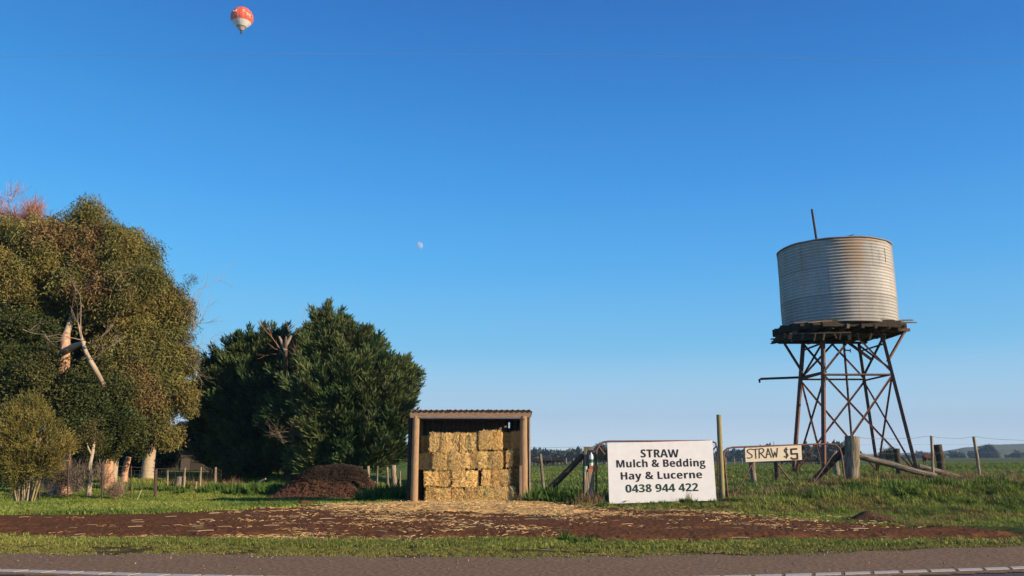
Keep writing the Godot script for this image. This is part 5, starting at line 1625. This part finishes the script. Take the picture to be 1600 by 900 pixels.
# ------------------------------------------------------------------ grass, weeds
func grasses() -> void:
	var lawn := tuft(16, 0.085, 0.012, 0.09, 0.9)
	var tall := tuft(20, 0.20, 0.013, 0.12, 1.1)
	var dry := tuft(14, 0.38, 0.008, 0.08, 0.5)
	var xs := []
	var cs := PackedColorArray()
	var g1 := Color(0.235, 0.31, 0.055)
	var g2 := Color(0.32, 0.355, 0.075)
	var g3 := Color(0.145, 0.215, 0.04)
	var addt := func(x: float, d: float, sc: float, c: Color, dy := 0.0) -> void:
		xs.append(Transform3D(Basis(Vector3.UP, rng.randf() * TAU).scaled(Vector3(sc, sc * rng.randf_range(0.7, 1.25), sc)), Vector3(x, gh(x, d) + dy, -d)))
		cs.append(c * rng.randf_range(0.65, 1.35))
	var pick := func(x: float, d: float) -> Color:
		var f := clampf(nz.get_noise_2d(x * 2.2 + 11.0, d * 2.2) * 1.2 + 0.5, 0, 1)
		return g3.lerp(g1, f * 2.0) if f < 0.5 else g1.lerp(g2, f * 2.0 - 1.0)
	# lawn at the left and back
	for k in 46000:
		var d := 17.0 + 25.0 * pow(rng.randf(), 1.25)
		var x := rng.randf_range(-0.68, 0.04) * d
		if d < d_dirt(x, d) + rng.randf_range(-0.5, 0.25): continue
		if x > -3.0 and x < 0.9 and d > 22.0 and d < 24.6: continue
		addt.call(x, d, rng.randf_range(0.8, 1.5), pick.call(x, d))
	many("lawn_grass", lawn, M.grass_blade, xs, cs)
	tag(get_child(get_child_count() - 1), "short bright green grass of the lawn left of the hay shed", "grass")
	# verge between shoulder and dirt
	xs.clear(); cs.clear()
	for k in 26000:
		var d := rng.randf_range(9.4, 13.6)
		var x := rng.randf_range(-0.70, 0.70) * d
		var da := d_asph(x, d)
		var dv := d_verge(x, d)
		if d < da - rng.randf() * 0.15 or d > dv + rng.randf_range(-0.3, 0.35): continue
		var f := (d - da) / maxf(dv - da, 0.1)
		if f < 0.45 and nz.get_noise_2d(x * 6.0, d * 9.0) > 0.22 + f * 0.5: continue
		if x > 5.5 and rng.randf() < 0.45 * ss(5.5, 7.5, x): continue
		addt.call(x, d, (0.28 if f < 0.5 else 0.50) * rng.randf_range(0.6, 1.4), (pick.call(x, d) as Color).lerp(Color(0.24, 0.215, 0.06), 0.75 if f < 0.5 else 0.45))
	many("verge_grass", lawn, M.grass_blade, xs, cs)
	tag(get_child(get_child_count() - 1), "strip of low worn grass between the road shoulder and the red dirt", "grass")
	# bank on the right
	xs.clear(); cs.clear()
	for k in 26000:
		var d := rng.randf_range(14.6, 25.5)
		var x := rng.randf_range(0.08, 0.70) * d
		if d < d_dirt(x, d) + rng.randf_range(-0.2, 0.3) or d > 24.5 + rng.randf(): continue
		var px := col_px(x, d)
		var low := 1.0 - ss(1080, 1200, px)
		if px > 925 and px < 1128 and d > 20.3: continue
		if low > 0.5 and (d > 22.0 or rng.randf() < 0.35): continue
		var sc := rng.randf_range(0.4, 0.8) * (1.0 - 0.5 * low) * lerpf(0.4, 1.0, ss(15.5, 20.0, d))
		var cl := nz.get_noise_2d(x * 7.0, d * 7.0)
		if cl > 0.12: sc *= 1.5
		if cl < -0.15 and rng.randf() < 0.6: continue
		var c: Color = pick.call(x, d)
		if nf.get_noise_2d(x * 0.9, d * 0.9) > 0.16: c = c.lerp(Color(0.30, 0.21, 0.08), 0.6)
		c = c.lerp(Color(0.32, 0.27, 0.08), 0.6 * rng.randf() * rng.randf())
		addt.call(x, d, sc, c)
	many("bank_grass", tall, M.grass_blade, xs, cs)
	tag(get_child(get_child_count() - 1), "rank green grass on the bank below the price gate and the strainer post", "grass")
	# paddock
	xs.clear(); cs.clear()
	for k in 34000:
		var d := 23.0 + 75.0 * pow(rng.randf(), 1.6)
		var x := rng.randf_range(0.0, 0.72) * d
		if d < 24.5 and x > 4: continue
		addt.call(x, d, rng.randf_range(1.0, 1.7) * (1.0 + d / 60.0), (pick.call(x, d) as Color).lerp(Color(0.17, 0.24, 0.055), 0.6))
	many("paddock_grass", lawn, M.grass_blade, xs, cs)
	tag(get_child(get_child_count() - 1), "cropped green grass of the open paddock behind the gates", "grass")
	# dry stalks
	xs.clear(); cs.clear()
	for r in [[912, 22.0, 0.45, 40], [926, 21.9, 0.35, 30], [905, 22.0, 0.3, 20], [1078, 21.4, 0.12, 5], [1500, 23.2, 0.9, 60], [1550, 23.5, 1.2, 50], [1370, 23.2, 1.5, 40], [1290, 22.6, 0.8, 25], [1600, 23.8, 1.0, 30], [330, 32.0, 1.2, 90], [545, 27.5, 0.5, 20], [600, 28.0, 0.6, 40], [640, 30.0, 0.5, 30], [1420, 23.4, 0.8, 30], [820, 22.0, 0.25, 22], [1362, 15.8, 0.3, 40], [1450, 22.4, 1.6, 50], [1560, 22.6, 1.4, 70], [1250, 21.6, 1.4, 40], [1180, 21.8, 0.8, 26], [1600, 21.0, 1.2, 40]]:
		for k in r[3]:
			var g := at(r[0], r[1])
			var x: float = g.x + rng.randfn() * r[2] * 0.6
			var d: float = r[1] + rng.randfn() * 0.2
			addt.call(x, d, rng.randf_range(0.6, 1.3) * (0.42 if r[0] == 1362 else 0.8), Color(0.36, 0.25, 0.13).lerp(Color(0.22, 0.15, 0.09), rng.randf()))
	many("dry_stalks", dry, M.grass_blade, xs, cs)
	tag(get_child(get_child_count() - 1), "dry straw coloured grass stalks along the fences", "grass")
	# leafy weeds: darker clumps
	clumps["weed"] = clump("weed")
	xs.clear(); cs.clear()
	for r in [[470, 29.0, 2.2, 160, 1.1], [560, 27.8, 0.9, 40, 1.0], [615, 24.6, 0.7, 60, 1.3], [600, 23.9, 0.5, 30, 1.2], [860, 22.6, 0.7, 70, 1.2], [885, 22.4, 0.5, 40, 1.2], [300, 30.0, 3.0, 60, 0.8], [430, 30.5, 1.5, 70, 0.9], [1470, 21.2, 0.4, 40, 0.7], [1200, 21.5, 0.6, 40, 0.5], [1560, 21.0, 0.5, 50, 0.8], [1300, 21.0, 0.5, 40, 0.6], [1430, 20.2, 0.4, 40, 0.6], [945, 20.8, 0.25, 10, 0.35], [1020, 20.6, 0.8, 20, 0.3], [1076, 21.2, 0.12, 9, 0.5], [890, 12.2, 0.18, 10, 0.32], [1150, 20.8, 0.4, 20, 0.5], [1350, 20.8, 1.5, 50, 0.7]]:
		for k in r[3]:
			var g := at(r[0], r[1])
			var x: float = g.x + rng.randfn() * r[2] * 0.6
			var d: float = r[1] + rng.randfn() * 0.25
			addt.call(x, d, r[4] * rng.randf_range(0.6, 1.2), Color(0.05, 0.11, 0.02).lerp(Color(0.10, 0.17, 0.03), rng.randf()))
	many("leafy_weeds", clumps["weed"], M.grass_blade, xs, cs)
	tag(get_child(get_child_count() - 1), "clumps of broad leafed green weeds beside posts and heap", "weeds")

# ------------------------------------------------------------------ straw litter, clods
func bed(x: float, d: float) -> float:     # depth of the trodden straw before the shed, 0 to 1
	var px := col_px(x, d)
	var py := 720.0 + EYE / d * F * 1.02
	var b := exp(-pow((px - 735) / 115.0, 4.0) - pow((py - 791) / 9.0, 4.0)) + 0.9 * exp(-pow((px - 880) / 60.0, 2.0) - pow((py - 799) / 5.0, 2.0))
	return clampf(b + 0.75 * nz.get_noise_2d(x * 9.0, d * 14.0) + 0.35 * nf.get_noise_2d(x * 5.0, d * 9.0) - 0.16, 0.0, 1.0)

func litter() -> void:
	sheet("straw_bed", -6.0, 4.0, 17.0, 24.0, 0.05, M.straw_bed,
		func(px, d): return bed(px, d) > 0.22,
		func(px, d): return dirt_y(px, d) + 0.035 * ss(0.18, 0.8, bed(px, d)) + 0.025 * nf.get_noise_2d(px * 9.0, d * 9.0))
	var mb := MB.new()
	for k in 7:
		var a := rng.randf() * TAU
		var o := Vector3(rng.randf_range(-.3, .3), rng.randf_range(0.0, 0.02), rng.randf_range(-.3, .3))
		var d := Vector3(cos(a), rng.randf_range(-0.12, 0.3), sin(a)) * rng.randf_range(0.03, 0.10)
		mb.col = Color.WHITE * rng.randf_range(0.65, 1.2)
		mb.tube([o, o + d * 0.5 + Vector3(0, rng.randf() * 0.008, 0), o + d], [rng.randf_range(0.0025, 0.0045)], 3, false)
	var bundle := mb.mesh()
	var xs := []
	var cs := PackedColorArray()
	var top := func(x: float, d: float) -> float:
		return dirt_y(x, d)
	for k in 60000:
		var d := rng.randf_range(11.2, 24.0)
		var x := rng.randf_range(-0.68, 0.68) * d
		var px := col_px(x, d)
		var py := 720.0 + EYE / d * F * 1.02
		# how much straw lies here
		var w := 0.002
		w += 1.3 * exp(-pow((px - 735) / 105.0, 2.0) - pow((py - 790) / 6.0, 2.0))
		w += 0.25 * exp(-pow((px - 860) / 70.0, 2.0) - pow((py - 800) / 9.0, 2.0))
		w += 0.05 * exp(-pow((px - 610) / 120.0, 2.0) - pow((py - 800) / 14.0, 2.0))
		w += 0.5 * exp(-pow((px - 570) / 90.0, 2.0) - pow((py - 791) / 4.0, 2.0))
		w += 0.45 * exp(-pow((px - 435) / 50.0, 2.0) - pow((py - 832) / 6.0, 2.0))
		w += 0.03 * exp(-pow((px - 640) / 260.0, 2.0) - pow((py - 820) / 22.0, 2.0))
		w += 0.12 * exp(-pow((px - 1010) / 190.0, 2.0) - pow((py - 802) / 5.0, 2.0))
		w += 0.10 * exp(-pow((px - 1250) / 120.0, 2.0) - pow((py - 815) / 7.0, 2.0))
		w *= clampf(0.8 + 2.2 * nz.get_noise_2d(x * 6.0, d * 9.0), 0.05, 2.0)
		if d > d_dirt(x, d) + 0.5 and not (px > 640 and px < 830 and d < 24.0): w *= 0.1
		if rng.randf() > w: continue
		if d < d_verge(x, d): 
			if rng.randf() > 0.35: continue
		var sc := rng.randf_range(0.7, 1.25)
		xs.append(Transform3D(Basis(Vector3.UP, rng.randf() * TAU).scaled(Vector3(sc, sc, sc)), Vector3(x, top.call(x, d) + 0.045 * ss(0.18, 0.8, bed(x, d)), -d)))
		cs.append(Color(0.82, 0.51, 0.19).lerp(Color(0.95, 0.71, 0.36), rng.randf()) * rng.randf_range(0.65, 1.0))
	many("straw_litter", bundle, M.straw, xs, cs)
	tag(get_child(get_child_count() - 1), "loose straw strewn over the red dirt in front of the shed", "straw")
	# single long stalks lying about
	mb = MB.new()
	mb.tube([Vector3(-0.15, 0.006, 0), Vector3(0, 0.014, 0.01), Vector3(0.15, 0.008, 0)], [0.006], 3, false)
	xs.clear(); cs.clear()
	for k in 380:
		var d := rng.randf_range(10.0, 21.0)
		var x := rng.randf_range(-0.66, 0.66) * d
		if d > d_dirt(x, d): continue
		if rng.randf() > (0.9 if d > d_verge(x, d) else 0.12) * clampf(1.2 - absf(x + 1.0) / 9.0, 0.15, 1): continue
		xs.append(Transform3D(Basis(Vector3.UP, rng.randf_range(-0.9, 0.9)).scaled(Vector3.ONE * rng.randf_range(0.3, 0.95)), Vector3(x, top.call(x, d), -d)))
		cs.append(Color(0.78, 0.62, 0.36) * rng.randf_range(0.7, 1.1))
	many("straw_stalks", mb.mesh(), M.straw, xs, cs)
	tag(get_child(get_child_count() - 1), "single pale straw stalks scattered over the dirt and verge", "straw")
	# clods of soil
	mb = MB.new()
	mb.grid(9, 6, func(k, j):
		var a = TAU * (k % 8) / 8.0
		var e = PI * (j / 5.0 - 0.5)
		var p := Vector3(cos(a) * cos(e), sin(e) * 0.7, sin(a) * cos(e))
		return [p * (1.0 + 0.5 * nf.get_noise_3dv(p * 4.0))], true)
	xs.clear(); cs.clear()
	for k in 2500:
		var d := rng.randf_range(11.5, 21.5)
		var x := rng.randf_range(-0.68, 0.68) * d
		if d > d_dirt(x, d) or d < d_verge(x, d): continue
		var s := 0.008 + 0.022 * pow(rng.randf(), 4.0)
		xs.append(Transform3D(Basis(v3r().normalized(), rng.randf() * TAU).scaled(Vector3.ONE * s), Vector3(x, top.call(x, d), -d)))
		cs.append(Color(0.105, 0.042, 0.021) * rng.randf_range(0.6, 1.2))
	many("soil_clods", mb.mesh(), M.straw, xs, cs)
	tag(get_child(get_child_count() - 1), "small clods of red soil on the dirt track", "soil")
	xs = []; cs = PackedColorArray()
	for k in 5000:
		var d := rng.randf_range(8.7, 10.9)
		var x := rng.randf_range(-0.70, 0.70) * d
		if d > d_asph(x, d) + 0.15 or d < d_line(x) + 0.15: continue
		if rng.randf() > 0.12 + 0.8 * ss(0.7, 0.0, d_asph(x, d) - d): continue
		var s := 0.003 + 0.009 * pow(rng.randf(), 3.0)
		xs.append(Transform3D(Basis(v3r().normalized(), rng.randf() * TAU).scaled(Vector3.ONE * s), Vector3(x, 0.018, -d)))
		cs.append(Color(0.30, 0.24, 0.18).lerp(Color(0.12, 0.085, 0.06), rng.randf()) * rng.randf_range(0.7, 1.3))
	many("loose_gravel", mb.mesh(), M.straw, xs, cs)
	tag(get_child(get_child_count() - 1), "small loose stones along the edge of the road shoulder", "gravel")
	# two low heaps in the dirt: dark clod pile left, brown mound on the right
	for r in [[475, 21.2, 0.45, 0.12, "red_soil", "low clump of dark soil and straw in front of the mulch heap"], [1362, 15.9, 0.55, 0.14, "mound_soil", "low brown mound of soil and dead grass at the edge of the right bank"]]:
		var g := at(r[0], r[1])
		mb = MB.new()
		mb.grid(24, 14, func(k, j):
			var x: float = (k / 23.0 - 0.5) * 2.0
			var z: float = (j / 13.0 - 0.5) * 2.0
			var rr := sqrt(x * x + z * z)
			return [Vector3(x * r[2], r[3] * ss(1.0, 0.1, rr) * (1.0 + 0.6 * nf.get_noise_2d(x * 3.0 + r[0], z * 3.0)) - 0.01, z * r[2] * 0.7)])
		var o := put("soil_mound", mb.mesh(), M[r[4]], self, Transform3D(Basis.IDENTITY, g + Vector3(0, 0.03, 0)))
		tag(o, r[5], "mound")
